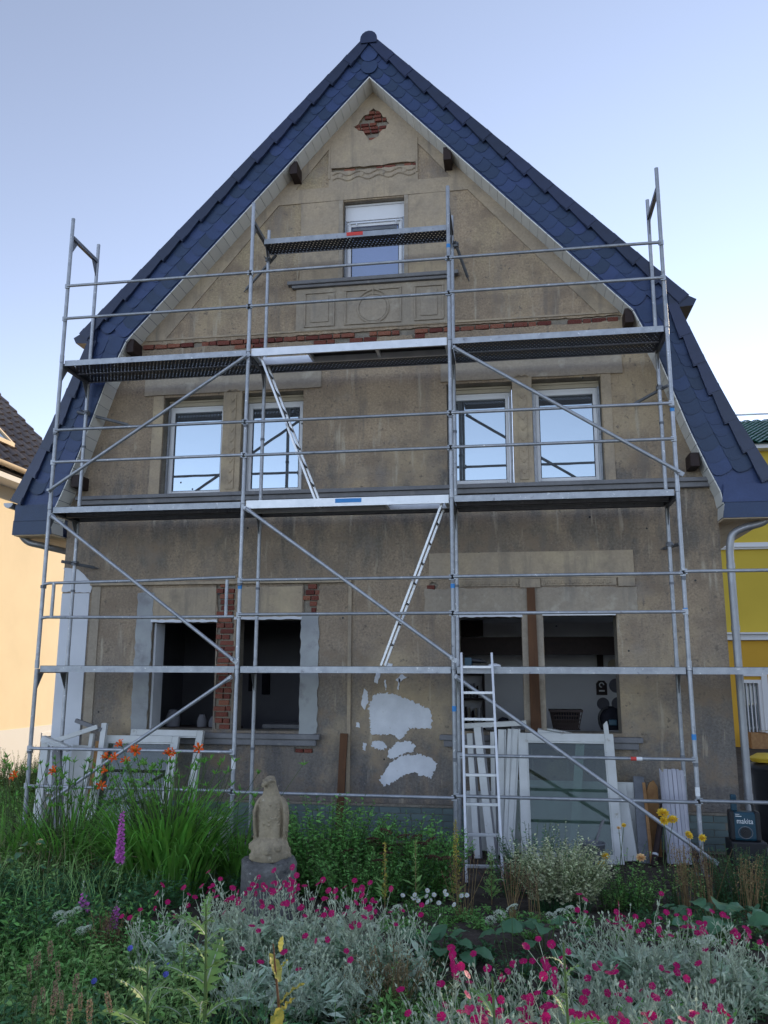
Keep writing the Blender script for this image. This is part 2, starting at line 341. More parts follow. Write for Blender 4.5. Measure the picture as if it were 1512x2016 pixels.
# ================================================================ the house
CX = 3.94
house = thing('house', 'gabled house with weathered tan facade, stripped plaster and blue slate barge edges behind the scaffold', 'house', (CX, 1.1, 0), world=True)
OPEN = {'gable': (3.52, 4.40, 7.48, 8.70), 'u1': (.96, 1.85, 4.45, 5.87), 'u2': (2.12, 2.99, 4.45, 5.88), 'u3': (4.97, 5.84, 4.47, 5.86), 'u4': (6.10, 6.99, 4.47, 5.87),
        'l1': (.97, 1.87, 1.30, 2.70), 'l2': (2.14, 3.03, 1.30, 2.73), 'l3': (5.09, 5.88, 1.33, 2.74), 'l4': (6.15, 7.04, 1.33, 2.76)}
holes = [rect(*OPEN[k]) for k in OPEN]
XL, XR = -.38, 8.33
outline = [(XL, 0), (XR, 0), (XR, 4.15), (CX+4.30, 4.45), (CX+4.10, 5.0), (CX+3.78, 6.03), (CX+3.50, 6.66), (CX, 10.52), (CX-3.50, 6.66), (CX-3.78, 6.03), (CX-4.10, 5.0), (CX-4.30, 4.45), (XL, 4.15)]
# patches where the plaster has been knocked off down to the brick
rd = random.Random(5)
band_hole = ragged([(.60, 6.60), (1.6, 6.61), (1.95, 6.60), (2.0, 6.54), (2.35, 6.54), (2.38, 6.60), (3.05, 6.60), (3.1, 6.535), (4.0, 6.545), (4.02, 6.60), (4.5, 6.60), (4.52, 6.55), (4.66, 6.55), (4.7, 6.61), (7.28, 6.63), (7.30, 6.71), (5.0, 6.70), (2.9, 6.69), (.62, 6.68)], .06, .010, 3)
diamond = ragged([(3.67, 9.90), (3.94, 9.62), (4.19, 9.90), (3.95, 10.16)], .05, .022, 4)
strip_hole = ragged([(3.34, 9.175), (4.0, 9.18), (4.57, 9.17), (4.57, 9.235), (4.3, 9.245), (4.0, 9.225), (3.34, 9.235)], .06, .008, 5)
pillar_hole = ragged([(1.90, 1.31), (2.11, 1.31), (2.11, 2.6), (2.115, 3.19), (1.84, 3.19), (1.88, 2.75)], .06, .010, 6)
stub_hole = ragged([(3.06, 2.80), (3.24, 2.80), (3.26, 3.19), (3.05, 3.19)], .05, .012, 7)
low_hole = ragged([(2.98, 1.035), (3.22, 1.035), (3.22, 1.10), (2.98, 1.10)], .05, .008, 8)
side_hole = ragged([(4.71, 3.09), (4.80, 3.09), (4.83, 3.16), (4.76, 3.20), (4.71, 3.16)], .04, .01, 9)
brick_holes = [band_hole, diamond, strip_hole, pillar_hole, stub_hole, low_hole, side_hole]
me = curve_plate([outline]+holes, 1.13, 1.45, 'wall'); me.materials.append(M['mortar'])
wall = link(bpy.data.objects.new('wall', me), house)
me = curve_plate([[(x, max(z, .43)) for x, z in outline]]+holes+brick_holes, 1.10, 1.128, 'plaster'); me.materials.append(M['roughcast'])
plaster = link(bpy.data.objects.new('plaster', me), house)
b = MB(); b.box(XL, XL+.3, 1.452, 7.2, 0, 4.15); b.box(XR-.3, XR, 1.452, 7.2, 0, 4.15); b.box(XL+.3, XR-.3, 6.9, 7.2, 0, 4.15)
b.build('side_wall', M['white_paint'], house)
# bricks: each a piece under the wall
bk = MB().box(-.5, .5, -.5, .5, -.5, .5).mesh('brick', M['brick'])
bv = bk.vertices
for v_, (dx, dz) in zip(bv, ((.03,.05),(-.04,.03),(0,0),(0,0),(.05,-.04),(-.02,-.06),(0,0),(0,0))): v_.co.x += dx; v_.co.z += dz
def inside(poly, x, z):
    c = False; n = len(poly)
    for i in range(n):
        x1, z1 = poly[i]; x2, z2 = poly[i-1]
        if (z1 > z) != (z2 > z) and x < (x2-x1)*(z-z1)/(z2-z1)+x1: c = not c
    return c
def lay(poly, course=.077, zoff=0, bl=.24, keep=1.0, minin=2):
    x0 = min(p[0] for p in poly); x1 = max(p[0] for p in poly); z0 = min(p[1] for p in poly); z1 = max(p[1] for p in poly)
    k = 0; z = z0+zoff+course/2
    while z < z1+.02:
        x = x0-.12+(k % 2)*.12-.1*rd.random()
        while x < x1+.12:
            L_ = bl if rd.random() < .55 else .115
            xs = [x+L_*t for t in (.04, .3, .6, .92)]
            ins = [q for q in xs if inside(poly, q, z)]
            if len(ins) >= minin and rd.random() < keep:
                a, c = max(x+.005, min(ins)-.03), min(x+L_-.005, max(ins)+.03)
                inst('brick', bk, wall, ((a+c)/2, 1.135-rd.uniform(.008, .022), z+rd.uniform(-.003, .003)), (rd.uniform(-.02,.02), rd.uniform(-.02,.02), rd.uniform(-.03,.03)), (c-a, .05, course-.012-rd.random()*.006))
            x += L_
        z += course; k += 1
lay(band_hole, .078, .005, .2, .9); lay(diamond, .06, 0, .13, .55); lay(strip_hole, .055, .005, .18, .6)
lay(pillar_hole, .077, 0, .2); lay(stub_hole, .077, .02, .13, .75); lay(low_hole, .06, 0, .2); lay(side_hole, .07, 0, .1)

# smooth trim on the gable
roofin = lambda u: 10.45-abs(u)*1.101
trim = [(.62, 6.735)]+[(CX+u, roofin(u)+.03) for u in (-3.30, 0, 3.30)]+[(7.26, 6.735)]
hol = [[(.90, 6.735+.003), (7.0, 6.735+.003), (7.0, 6.79), (5.30, 8.72), (2.56, 8.72), (.90, 6.80)], [(2.80, 8.94), (3.30, 8.94), (3.30, 9.56)], [(4.60, 8.94), (5.08, 8.94), (4.60, 9.52)], diamond, strip_hole]
hol[0] = [(.93, 6.76), (6.98, 6.76), (5.30, 8.72), (2.56, 8.72)]
me = curve_plate([trim]+hol, 1.084, 1.099, 'gable_trim'); me.materials.append(M['smooth_plaster'])
link(bpy.data.objects.new('gable_trim', me), house)
def plate(name, x0, x1, z0, z1, m='smooth_plaster', d=.014, holes_=()):
    me = curve_plate([ragged(rect(x0, x1, z0, z1), .2 if 'patch' not in name and m != 'fresh_plaster' else .06, .004 if 'patch' not in name and m != 'fresh_plaster' else .011, int(x0*97+z0*31))]+list(holes_), 1.099-d, 1.0985, name); me.materials.append(M[m])
    return link(bpy.data.objects.new(name, me), house)
plate('pilaster', 2.90, 3.46, 7.50, 8.715); plate('pilaster', 4.46, 5.02, 7.50, 8.715)
for x0, x1 in ((3.462, 3.518), (4.402, 4.458)): plate('window_jamb', x0, x1, 7.48, 8.715, 'grey_plaster', .02)
ap = plate('apron', 2.86, 5.0, 6.745, 7.375, 'grey_plaster', .02)
b = MB()
for x0, x1 in ((2.98, 3.42), (3.56, 4.36), (4.54, 4.95)):
    for a in ((x0, x1, 7.29, 7.315), (x0, x1, 6.79, 6.81), (x0, x0+.022, 6.812, 7.288), (x1-.022, x1, 6.812, 7.288)): b.box(a[0], a[1], 1.058, 1.0785, a[2], a[3])
    if x1-x0 < .6: b.box(x0+.09, x1-.09, 1.066, 1.0785, 6.86, 7.24)
b.build('panel_moulding', M['grey_plaster'], house, bevel=.004)
b = MB()
b.tube([(3.965+.215*math.cos(t*.2618), 1.072, 7.02+.215*math.sin(t*.2618)) for t in range(25)], .016, 6, caps=False)
b.prism([(3.965+.195*math.cos(t*.2618), 7.02+.195*math.sin(t*.2618)) for t in range(24)], 1.064, 1.0785)
for sx in (-1, 1): b.tube([(3.965+sx*.02, 1.066, 7.30), (3.965+sx*.08, 1.062, 7.275), (3.965+sx*.15, 1.066, 7.23), (3.965+sx*.2, 1.068, 7.18)], [.014, .012, .009, .004], 6)
b.bar((3.965, 1.06, 7.33), (3.965, 1.06, 7.16), .018, .012)
b.build('medallion', M['grey_plaster'], house, True)
b = MB(); b.box(2.74, 5.16, 1.00, 1.0985, 7.42, 7.475); b.box(2.80, 5.10, 1.03, 1.0985, 7.378, 7.419); b.build('ledge', M['stone'], house, bevel=.008)
# wavy ornament below the top panel
b = MB()
for z0 in (9.13, 9.07):
    b.tube([(3.36+.05*i, 1.078, z0+.028*math.sin(i*1.05)-(z0 < 9.1)*.02) for i in range(25)], .011, 5)
for i in range(4): b.ring([(.045, 0), (.03, .012), (.008, .012)], (0, 0, 0), 10); n = len(b.v)-30; b.v[n:] = [(x+3.47+.31*i, 1.083-z, y+9.105) for x, y, z in b.v[n:]]
b.build('scroll_ornament', M['smooth_plaster'], house, True)
for x in (3.305, 4.585): b = MB(); b.box(x-.012, x+.012, 1.072, 1.0835, 9.06, 9.62); b.build('panel_edge', M['smooth_plaster'], house)
# upper storey
plate('lintel', .66, 3.24, 5.905, 6.19, 'grey_plaster', .02); plate('lintel', 4.90, 7.27, 5.895, 6.18, 'grey_plaster', .02)
for x0, x1 in ((1.852, 2.118), (5.842, 6.098)):
    p_ = plate('mullion', x0, x1, 4.452, 5.90, 'smooth_plaster', .035)
    b = MB(); xm = (x0+x1)/2
    b.box(xm-.055, xm+.055, 1.052, 1.063, 4.50, 5.85)
    for k in range(9):
        z = 4.58+k*.145
        for s in (-1, 1): b.bar((xm, 1.050, z), (xm+s*.04, 1.050, z+.06), .012, .012, (0, 1, 0))
    b.tube([(xm-.09, 1.06, 5.90), (xm-.04, 1.05, 5.925), (xm, 1.045, 5.905), (xm+.04, 1.05, 5.925), (xm+.09, 1.06, 5.90)], .012, 5)
    b.build('leaf_ornament', M['smooth_plaster'], p_)
for x0, x1 in ((.80, .955), (7.0, 7.12)): plate('window_jamb', x0, x1, 4.452, 5.895, 'smooth_plaster', .010)
b = MB(); b.box(-.24, 8.26, .985, 1.099, 4.395, 4.448); b.box(-.22, 8.24, 1.02, 1.099, 4.33, 4.394); b.build('cornice', M['stone'], house, bevel=.008)
# lower storey trims
plate('lintel', 4.72, 7.28, 3.22, 3.56, 'smooth_plaster', .014); plate('repair_patch', 4.66, 7.30, 2.785, 3.10, 'grey_plaster', .008)
b = MB()
for x0, x1 in ((5.10, 5.86), (6.14, 7.06)):
    b.box(x0, x1, 1.079, 1.0985, 3.125, 3.215)
    x = x0+.05
    while x < x1-.03:
        for s in (-1, 1): b.bar((x, 1.072, 3.14), (x+s*.028, 1.072, 3.20), .014, .016, (0, 1, 0))
        b.ring([(.012, 0), (.006, .01)], (x+.038, 1.074, 3.15), 6); x += .085
b.build('frieze', M['smooth_plaster'], house)
for x0, x1 in ((5.87, 6.13), (7.08, 7.28)): plate('corbel', x0, x1, 3.105, 3.216, 'smooth_plaster', .035)
plate('window_jamb', .74, .965, 1.27, 3.10, 'fresh_plaster', .012); plate('window_jamb', 3.032, 3.27, 1.27, 2.79, 'fresh_plaster', .018)
plate('lintel_infill', .95, 1.85, 2.73, 3.16, 'smooth_plaster', .006); plate('lintel_infill', 2.14, 3.04, 2.76, 3.16, 'smooth_plaster', .006)
plate('mullion', 5.884, 6.146, 1.335, 2.78, 'grey_plaster', .012)
b = MB(); b.box(.05, 3.70, 1.045, 1.0985, 3.20, 3.235); b.build('drip_ledge', M['smooth_plaster'], house)
b = MB(); b.box(.065, .19, 1.088, 1.0985, .50, 3.19); b.build('corner_strip', M['grey_plaster'], house)  # grey strip put in for the shadow edge beside the recessed panel
b = MB(); b.box(3.66, 3.705, 1.07, 1.0985, .44, 3.19); b.build('corner_strip', M['smooth_plaster'], house)
b = MB(); b.box(XL+.002, .03, 1.085, 1.0985, .43, 3.10); b.build('painted_strip', M['white_paint'], house)
me = curve_plate([ragged([(XL+.004, 3.12), (.05, 3.12), (.03, 3.28), (-.08, 3.36), (-.15, 3.42), (XL+.004, 3.47)], .05, .015, 21)], 1.086, 1.0985, 'painted_strip'); me.materials.append(M['white_paint']); link(bpy.data.objects.new('painted_strip', me), house)
for x0, x1, z in ((.84, 3.32, 1.17), (4.84, 7.27, 1.19)):
    b = MB(); b.box(x0, x1, .99, 1.099, z+.035, z+.10); b.box(x0+.05, x1-.05, 1.03, 1.099, z-.045, z+.034)
    b.build('window_sill', M['stone'], house, bevel=.012)
# white filler patches between the windows
pats = [[(3.96,1.40),(3.93,1.60),(4.0,1.76),(4.12,1.79),(4.3,1.77),(4.55,1.66),(4.72,1.60),(4.745,1.45),(4.72,1.36),(4.45,1.36),(4.40,1.26),(4.33,1.21),(4.26,1.27),(4.10,1.28),(3.97,1.27)],
 [(4.08,.72),(4.12,.66),(4.22,.68),(4.34,.76),(4.5,.83),(4.58,.80),(4.72,.76),(4.80,.92),(4.74,1.0),(4.56,1.05),(4.34,1.02),(4.22,.93),(4.12,.80)],
 [(4.18,1.01),(4.2,1.1),(4.30,1.19),(4.45,1.20),(4.53,1.15),(4.5,1.08),(4.36,1.04),(4.24,.98)],
 [(3.98,1.13),(4.03,1.10),(4.14,1.09),(4.17,1.14),(4.10,1.20),(4.0,1.20)], [(3.86,1.09),(3.90,1.08),(3.91,1.17),(3.87,1.17)], [(3.84,1.64),(3.89,1.58),(3.93,1.68),(3.92,1.80),(3.87,1.84)],
 [(4.0,1.92),(4.05,1.90),(4.08,2.02),(4.03,2.05)], [(4.28,1.95),(4.33,1.92),(4.42,1.98),(4.36,2.03)], [(3.77,1.37),(3.82,1.36),(3.81,1.42),(3.78,1.42)], [(4.16,2.10),(4.22,2.08),(4.24,2.15),(4.18,2.17)], [(4.30,1.84),(4.32,1.83),(4.34,1.96),(4.32,1.97)], [(4.15,1.82),(4.165,1.82),(4.15,1.95),(4.135,1.95)]]
for i, p_ in enumerate(pats):
    me = curve_plate([ragged(p_, .012 if i < 4 else .02, .015 if i < 4 else .007, 40+i)], 1.091, 1.0985, 'filler_patch'); me.materials.append(M['white_filler']); link(bpy.data.objects.new('filler_patch', me), plaster)
# plinth with green tiles
b = MB(); b.box(XL-.02, XR+.01, 1.06, 1.0985, 0, .425); b.box(XL-.03, XR+.02, 1.03, 1.0985, .427, .455); plinth = b.build('plinth', M['mortar'], house)
tl = MB().box(-.127, .127, -.006, .006, -.036, .036).mesh('plinth_tile', M['tile_green'])
for r_ in range(5):
    for c_ in range(33):
        x = XL+.14+c_*.262-(r_ % 2)*.131
        if x > XL+.1 and x < XR-.1: inst('plinth_tile', tl, plinth, (x, 1.055-rd.random()*.002, .385-r_*.079))

# ---- windows of the upper storeys
def window(k, d=.14, box=.10, paneM='glass', lab=None):
    x0, x1, z0, z1 = OPEN[k]; x0 += .006; x1 -= .006; z0 += .004; z1 -= .006; y = 1.10+d
    zt = z1-box
    b = MB(); fw = .040
    for a in ((x0, x0+fw, z0, zt), (x1-fw, x1, z0, zt), (x0+fw, x1-fw, z0, z0+fw), (x0+fw, x1-fw, zt-fw, zt)): b.box(a[0], a[1], y, y+.07, a[2], a[3])
    wn = b.build('window', M['pvc'], house, bevel=.005)
    b = MB(); a0, a1, c0, c1 = x0+fw+.002, x1-fw-.002, z0+fw+.002, zt-fw-.002; s = .045
    for a in ((a0, a0+s, c0, c1), (a1-s, a1, c0, c1), (a0+s, a1-s, c0, c0+s), (a0+s, a1-s, c1-s, c1)): b.box(a[0], a[1], y-.012, y+.06, a[2], a[3])
    b.build('sash', M['pvc'], wn, bevel=.006)
    b = MB(); b.box(a0+s-.004, a1-s+.004, y+.02, y+.03, c0+s-.004, c1-s+.004); b.build('pane', M[paneM], wn)
    b = MB(); b.box(a0+s, a1-s, y+.008, y+.0195, c0+s, c0+s+.010); b.box(a0+s, a0+s+.010, y+.008, y+.0195, c0+s+.011, c1-s); b.box(a1-s-.010, a1-s, y+.008, y+.0195, c0+s+.011, c1-s); b.build('gasket', M['black'], wn)
    b = MB(); b.box(x0, x1, y-.02, y+.12, zt+.002, z1-.03); b.box(x0, x1, y-.035, y+.1, z1-.029, z1); b.build('shutter_box', M['cream' if k != 'gable' else 'pvc'], wn, bevel=.004)
    for xx in (x0+.001, x1-.026): b = MB(); b.box(xx, xx+.025, y-.045, y-.013, z0, zt); b.build('shutter_rail', M['galv'], wn)
    b = MB(); b.box(x0-.002, x1+.002, y-.10, y-.05, z0-.002, z0+.012); b.build('sill_strip', M['stone'], wn)
    return wn
for k in ('u1', 'u2', 'u3', 'u4'): window(k, .19, .085)
wn = window('gable', .13, .25, 'blind')
b = MB(); b.box(3.60, 4.33, 1.195, 1.217, 8.40, 8.42); b.bar((3.70, 1.19, 8.41), (3.70, 1.19, 8.36), .012, .012); b.bar((4.27, 1.19, 8.41), (4.27, 1.19, 8.36), .012, .012); b.build('shutter_bar', M['alu'], wn)
for k in range(3): b = MB(); b.box(3.64, 4.28, 1.20, 1.214, 8.28-k*.05, 8.322-k*.05); b.build('shutter_slat', M['galv_dark'], wn)
# bare openings of the ground floor: remains of the shutter edges and the wooden post
b = MB(); b.box(6.14, 7.03, 1.04, 1.12, 2.745, 2.80); b.build('shutter_strip', M['pvc'], house, bevel=.006)
b = MB(); b.bar((6.005, 1.06, 3.10), (6.02, 1.06, 1.34), .10, .03, (0, 1, 0), w2=.13); b.build('post', M['wood'], house)
for x0, x1, z in ((.97, 1.87, 2.70), (2.14, 3.03, 2.73), (5.09, 5.88, 2.74)):
    me = curve_plate([ragged([(x0-.02, z-.004), (x1+.01, z-.004), (x1+.01, z+.03), (x0-.02, z+.03)], .05, .006, int(x0*10))], 1.076, 1.0985, 'torn_edge'); me.materials.append(M['white_paint']); link(bpy.data.objects.new('torn_edge', me), house)
b = MB(); b.box(.972, 1.0, 1.16, 1.44, 1.302, 2.69); b.build('reveal_board', M['white_paint'], house)
# ---- rooms behind the bare openings
b = MB()
b.box(4.02, 8.02, 4.6, 4.7, .3, 3.0); b.box(7.94, 8.024, 1.452, 4.6, .3, 3.0); b.box(4.02, 4.10, 1.452, 4.6, .3, 3.0)
b.box(4.02, 8.02, 1.452, 4.6, 2.86, 2.96); b.box(4.02, 8.02, 1.452, 4.6, .2, .3); b.build('room', M['room'], house)
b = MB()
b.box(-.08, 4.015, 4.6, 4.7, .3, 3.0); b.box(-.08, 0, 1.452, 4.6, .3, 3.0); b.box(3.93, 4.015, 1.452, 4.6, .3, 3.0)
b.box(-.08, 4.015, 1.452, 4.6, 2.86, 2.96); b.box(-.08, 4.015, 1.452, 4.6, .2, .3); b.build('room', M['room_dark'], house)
b = MB(); b.box(4.1, 7.94, 2.9, 3.1, 2.30, 2.56); b.box(4.1, 5.3, 3.6, 3.75, 2.6, 2.85); b.build('ceiling_beam', M['beam'], house)

# ---- roof
up = [(0, 11.02), (4.12, 6.69), (4.0, 6.55), (3.47, 6.63), (0, 10.45)]
lo = [(3.47, 6.628), (4.0, 6.548), (4.30, 5.72), (4.55, 5.1), (4.90, 4.40), (4.94, 4.25), (4.94, 3.9), (4.38, 3.9), (4.40, 4.14), (4.25, 4.5), (4.06, 5.0), (3.73, 6.03)]
b = MB()
for s in (-1, 1):
    for P_ in (up, lo): b.prism([(CX+s*u, z) for u, z in P_], .80, 7.4)
roof = b.build('roof', M['slate'], house)
def fr(ex, ez):       # quaternion from axes: local x = ex, local z = ez
    ex = Vector(ex).normalized(); ez = Vector(ez); ez = (ez-ex*ez.dot(ex)).normalized(); ey = ez.cross(ex)
    return Matrix((ex, ey, ez)).transposed().to_quaternion()
def slate_mesh(sgn, var=0):
    pts = [(-.02, -.11), (.20+.012*var, -.11), (.262, -.085), (.286, -.045), (.290, .0), (.280, .045), (.262, .085), (.236-.01*var, .112), (-.02, .112)]
    b = MB(); n = len(pts)
    vs_ = [(x, y*sgn, 0) for x, y in pts]+[(x, y*sgn, .007) for x, y in pts]
    b.add(vs_, [tuple(range(n)), tuple(range(2*n-1, n-1, -1))]+[(i, i+n, (i+1) % n+n, (i+1) % n) for i in range(n)])
    return b.mesh('slate', M['slate'])
SL = {s: [slate_mesh(s, v_) for v_ in (-1, 0, 1)] for s in (-1, 1)}
def put_slates(s, A, Bp, n, rows, t0=0):
    """rows of slates between the upper line A and lower line Bp (functions of t in 0..1)"""
    for i in range(n):
        t = (i+t0)/n; a, c = Vector(A(t)), Vector(Bp(t)); a2, c2 = Vector(A(min(1, t+.02))), Vector(Bp(min(1, t+.02)))
        d = ((a2-a)+(c2-c))
        if d.length < 1e-5: d = ((a-Vector(A(t-.02)))+(c-Vector(Bp(t-.02))))
        d.normalize()
        for k in range(rows):
            f = (k+.5)/rows; p = a.lerp(c, f)+d*(-.05+.03*k); wd = (a-c).length*abs(Vector((d.y, -d.x)).dot((c-a).normalized()))
            ex = Vector((s*d.x, 0, d.y)); q_ = fr(ex, (0, -1, 0)) @ Euler((rd.uniform(-.012, .012), -.032+rd.uniform(-.006, .006), rd.uniform(-.02, .02))).to_quaternion()
            inst('slate', rd.choice(SL[s]), roof, (CX+s*p.x, .797-.008*(1 if k == 0 else 0)-.005, p.y), quat=q_, scale=(.86, wd/rows/.205, 1))
lerp2 = lambda p, q_: (lambda t: (p[0]+(q_[0]-p[0])*t, p[1]+(q_[1]-p[1])*t))
def poly2(P_):
    ds = [0]
    for i in range(1, len(P_)): ds.append(ds[-1]+math.hypot(P_[i][0]-P_[i-1][0], P_[i][1]-P_[i-1][1]))
    def f(t):
        q_ = t*ds[-1]
        for i in range(1, len(P_)):
            if q_ <= ds[i]+1e-9:
                k = (q_-ds[i-1])/(ds[i]-ds[i-1]); return (P_[i-1][0]+(P_[i][0]-P_[i-1][0])*k, P_[i-1][1]+(P_[i][1]-P_[i-1][1])*k)
        return P_[-1]
    return f
for s in (-1, 1):
    put_slates(s, lerp2((.02, 10.93), (3.94, 6.84)), lerp2((.02, 10.47), (3.40, 6.76)), 33, 2)
    put_slates(s, poly2([(3.99, 6.62), (4.28, 5.72), (4.52, 5.1), (4.80, 4.5)]), poly2([(3.49, 6.68), (3.74, 6.05), (4.07, 5.02), (4.27, 4.48)]), 14, 2)
    for z0, z1, x1 in ((4.075, 4.30, 4.93), (3.885, 4.083, 4.95)):
        b = MB(); b.prism([(CX+s*u, z) for u, z in ((4.37, z0), (x1, z0), (x1-.005, z1), (4.40, z1))], .778 if z0 < 4 else .768, .797 if z0 < 4 else .796); b.build('slate', M['slate'], roof)
for z, r_ in ((10.80, .13), (10.60, .12)):
    b = MB(); b.prism([(CX+r_*math.cos(t*.3927), z+r_*math.sin(t*.3927)) for t in range(16)], .750+(z < 10.7)*.008, .762+(z < 10.7)*.008); b.build('slate', M['slate'], roof)
# verge tiles
def verge_mesh():
    b = MB()
    b.add([(0,-.05,-.10),(.43,-.05,-.125),(.43,0,-.125),(0,0,-.10),(0,-.05,.02),(.43,-.05,.045),(.43,0,.045),(0,0,.02)], [(0,3,2,1),(4,5,6,7),(0,1,5,4),(1,2,6,5),(2,3,7,6),(3,0,4,7)])
    b.add([(0,.002,-.01),(.43,.002,.0),(.43,.42,.0),(0,.42,-.01),(0,.002,.02),(.43,.002,.045),(.43,.42,.045),(0,.42,.02)], [(0,3,2,1),(4,5,6,7),(0,1,5,4),(1,2,6,5),(2,3,7,6),(3,0,4,7)])
    b.box(.33, .415, -.058, -.0505, -.115, .04)
    return b.mesh('verge_tile', M['roof_tile'])
VG = verge_mesh()
def verge_quat(d, s):
    ex = Vector((s*d[0], 0, d[1])).normalized(); ey = Vector((0, 1, 0)); ez = ex.cross(ey)
    if ez.z < 0: ez = -ez
    m_ = Matrix((ex, ey, ez)).transposed(); return m_
def put_verge(s, P_, n):
    f = poly2(P_)
    for i in range(n):
        a = Vector(f(i/n)); c = Vector(f((i+1)/n)); d = (c-a).normalized()
        o = inst('verge_tile', VG, roof, (0, 0, 0)); m_ = verge_quat(d, s)
        L_ = (c-a).length*1.13/.43
        o.matrix_local = Matrix.Translation((CX+s*a.x, .772-rd.random()*.004, a.y)) @ m_.to_4x4() @ Matrix.Rotation(R(3.2 if True else 0)*(-1 if m_.determinant() > 0 else -1)*-1, 4, 'Y') @ Matrix.Diagonal((L_, 1, 1, 1))
for s in (-1, 1):
    put_verge(s, [(.07, 11.02), (4.10, 6.78)], 15)
    put_verge(s, [(3.98, 6.66), (4.33, 5.72), (4.60, 5.08), (4.94, 4.40)], 6)
    b = MB(); b.prism([(CX+s*u, z) for u, z in ((3.90, 6.60), (4.20, 6.62), (4.24, 6.70), (4.10, 6.78), (3.9, 6.9))], .74, 7.38); b.build('roof_break', M['roof_tile'], roof)
for k in range(17):
    b = MB(); y0 = .70+k*.4
    b.add([(CX+.125*math.cos(R(-25+23*j)) , y0+yy*.43, 10.995+(.125+.012*(1-yy))*math.sin(R(-25+23*j))) for yy in (0, 1) for j in range(11)], [(j, j+1, j+12, j+11) for j in range(10)]+[tuple(range(10, -1, -1)), tuple(range(11, 22))])
    b.build('ridge_tile', M['roof_tile'], roof)
# soffit boards and beams
sb = MB().box(.003, .152, 0, .318, -.012, 0).mesh('soffit_board', M['soffit'])
def put_soffit(s, P_, n):
    f = poly2(P_)
    for i in range(n):
        a = Vector(f(i/n)); c = Vector(f((i+1)/n)); d = (c-a); o = inst('soffit_board', sb, roof, (0, 0, 0)); m_ = verge_quat(d.normalized(), s)
        o.matrix_local = Matrix.Translation((CX+s*a.x, .782, a.y-.002)) @ m_.to_4x4() @ Matrix.Diagonal((d.length/.155, 1, 1, 1))
for s in (-1, 1):
    put_soffit(s, [(0, 10.447), (3.47, 6.627)], 33)
    put_soffit(s, [(3.47, 6.62), (3.727, 6.03), (4.057, 5.0), (4.247, 4.5), (4.397, 4.14), (4.377, 3.9)], 18)
    for u, z, h in ((1.10, 9.12, .2), (3.42, 6.56, .2), (4.10, 4.62, .18)):
        b = MB(); b.box(CX+s*u-.055, CX+s*u+.055, .82, 1.12, z-h/2+.015, z+h/2+.01); b.build('beam', M['beam'], roof, bevel=.006)
    for k in range(4):
        a, c = sorted((CX+s*(4.385+k*.139), CX+s*(4.385+k*.139+.134))); b = MB(); b.box(a, c, .80, 7.3, 3.875, 3.897); b.build('eave_board', M['eave'], roof)
    gp = [(.07*math.cos(R(180+15*j)), .07*math.sin(R(180+15*j))) for j in range(13)]; gi = [(.062*math.cos(R(360-15*j)), .062*math.sin(R(360-15*j))) for j in range(13)]
    b = MB(); gxx = CX+s*5.03; b.prism([(gxx+x, 4.33+z) for x, z in gp+gi], .76, 7.4); b.prism([(gxx+x*.98, 4.33+z*.98) for x, z in gp], .752, .760); b.build('gutter', M['zinc'], roof)
def smooth_path(P_, n=5):
    out = []; P_ = [Vector(p) for p in P_]
    for i in range(len(P_)-1):
        p0, p1, p2, p3 = P_[max(i-1, 0)], P_[i], P_[i+1], P_[min(i+2, len(P_)-1)]
        for k in range(n):
            t = k/n; out.append(.5*((2*p1)+(p2-p0)*t+(2*p0-5*p1+4*p2-p3)*t*t+(3*p1-p0-3*p2+p3)*t**3))
    return out+[P_[-1]]
b = MB(); b.tube(smooth_path([(8.97, 1.0, 4.27), (8.93, 1.0, 4.0), (8.82, 1.0, 3.86), (8.58, 1.01, 3.79), (8.45, 1.02, 3.70), (8.415, 1.03, 3.5)], 6)+[(8.415, 1.03, .3)], .046, 12)
for z in (2.55, .62, 3.3): b.tube([(8.415, 1.03, z), (8.415, 1.03, z+.06)], .052, 12)
b.build('downpipe', M['zinc'], house, True)
b = MB(); b.tube(smooth_path([(-1.09, 1.0, 4.27), (-1.06, 1.0, 4.02), (-.95, 1.05, 3.84), (-.75, 1.15, 3.78), (-.48, 1.55, 3.70), (-.44, 1.6, 3.5)], 6)+[(-.44, 1.6, .2)], .046, 12); b.build('downpipe', M['zinc'], house, True)
# small bolt holes and clamp marks in the plaster
hb = MB()
for k in range(26): hb.ring([(.012+.006*rd.random(), 0), (.008, .001)], (0, 0, 0), 7); n = len(hb.v)-14; X_, Z_ = rd.uniform(.2, 8.1), rd.uniform(.6, 6.4); hb.v[n:] = [(x+X_, 1.0985-z, y+Z_) for x, y, z in hb.v[n:]]
tag(hb.build('bolt_hole', M['black'], plaster), kind='stuff')
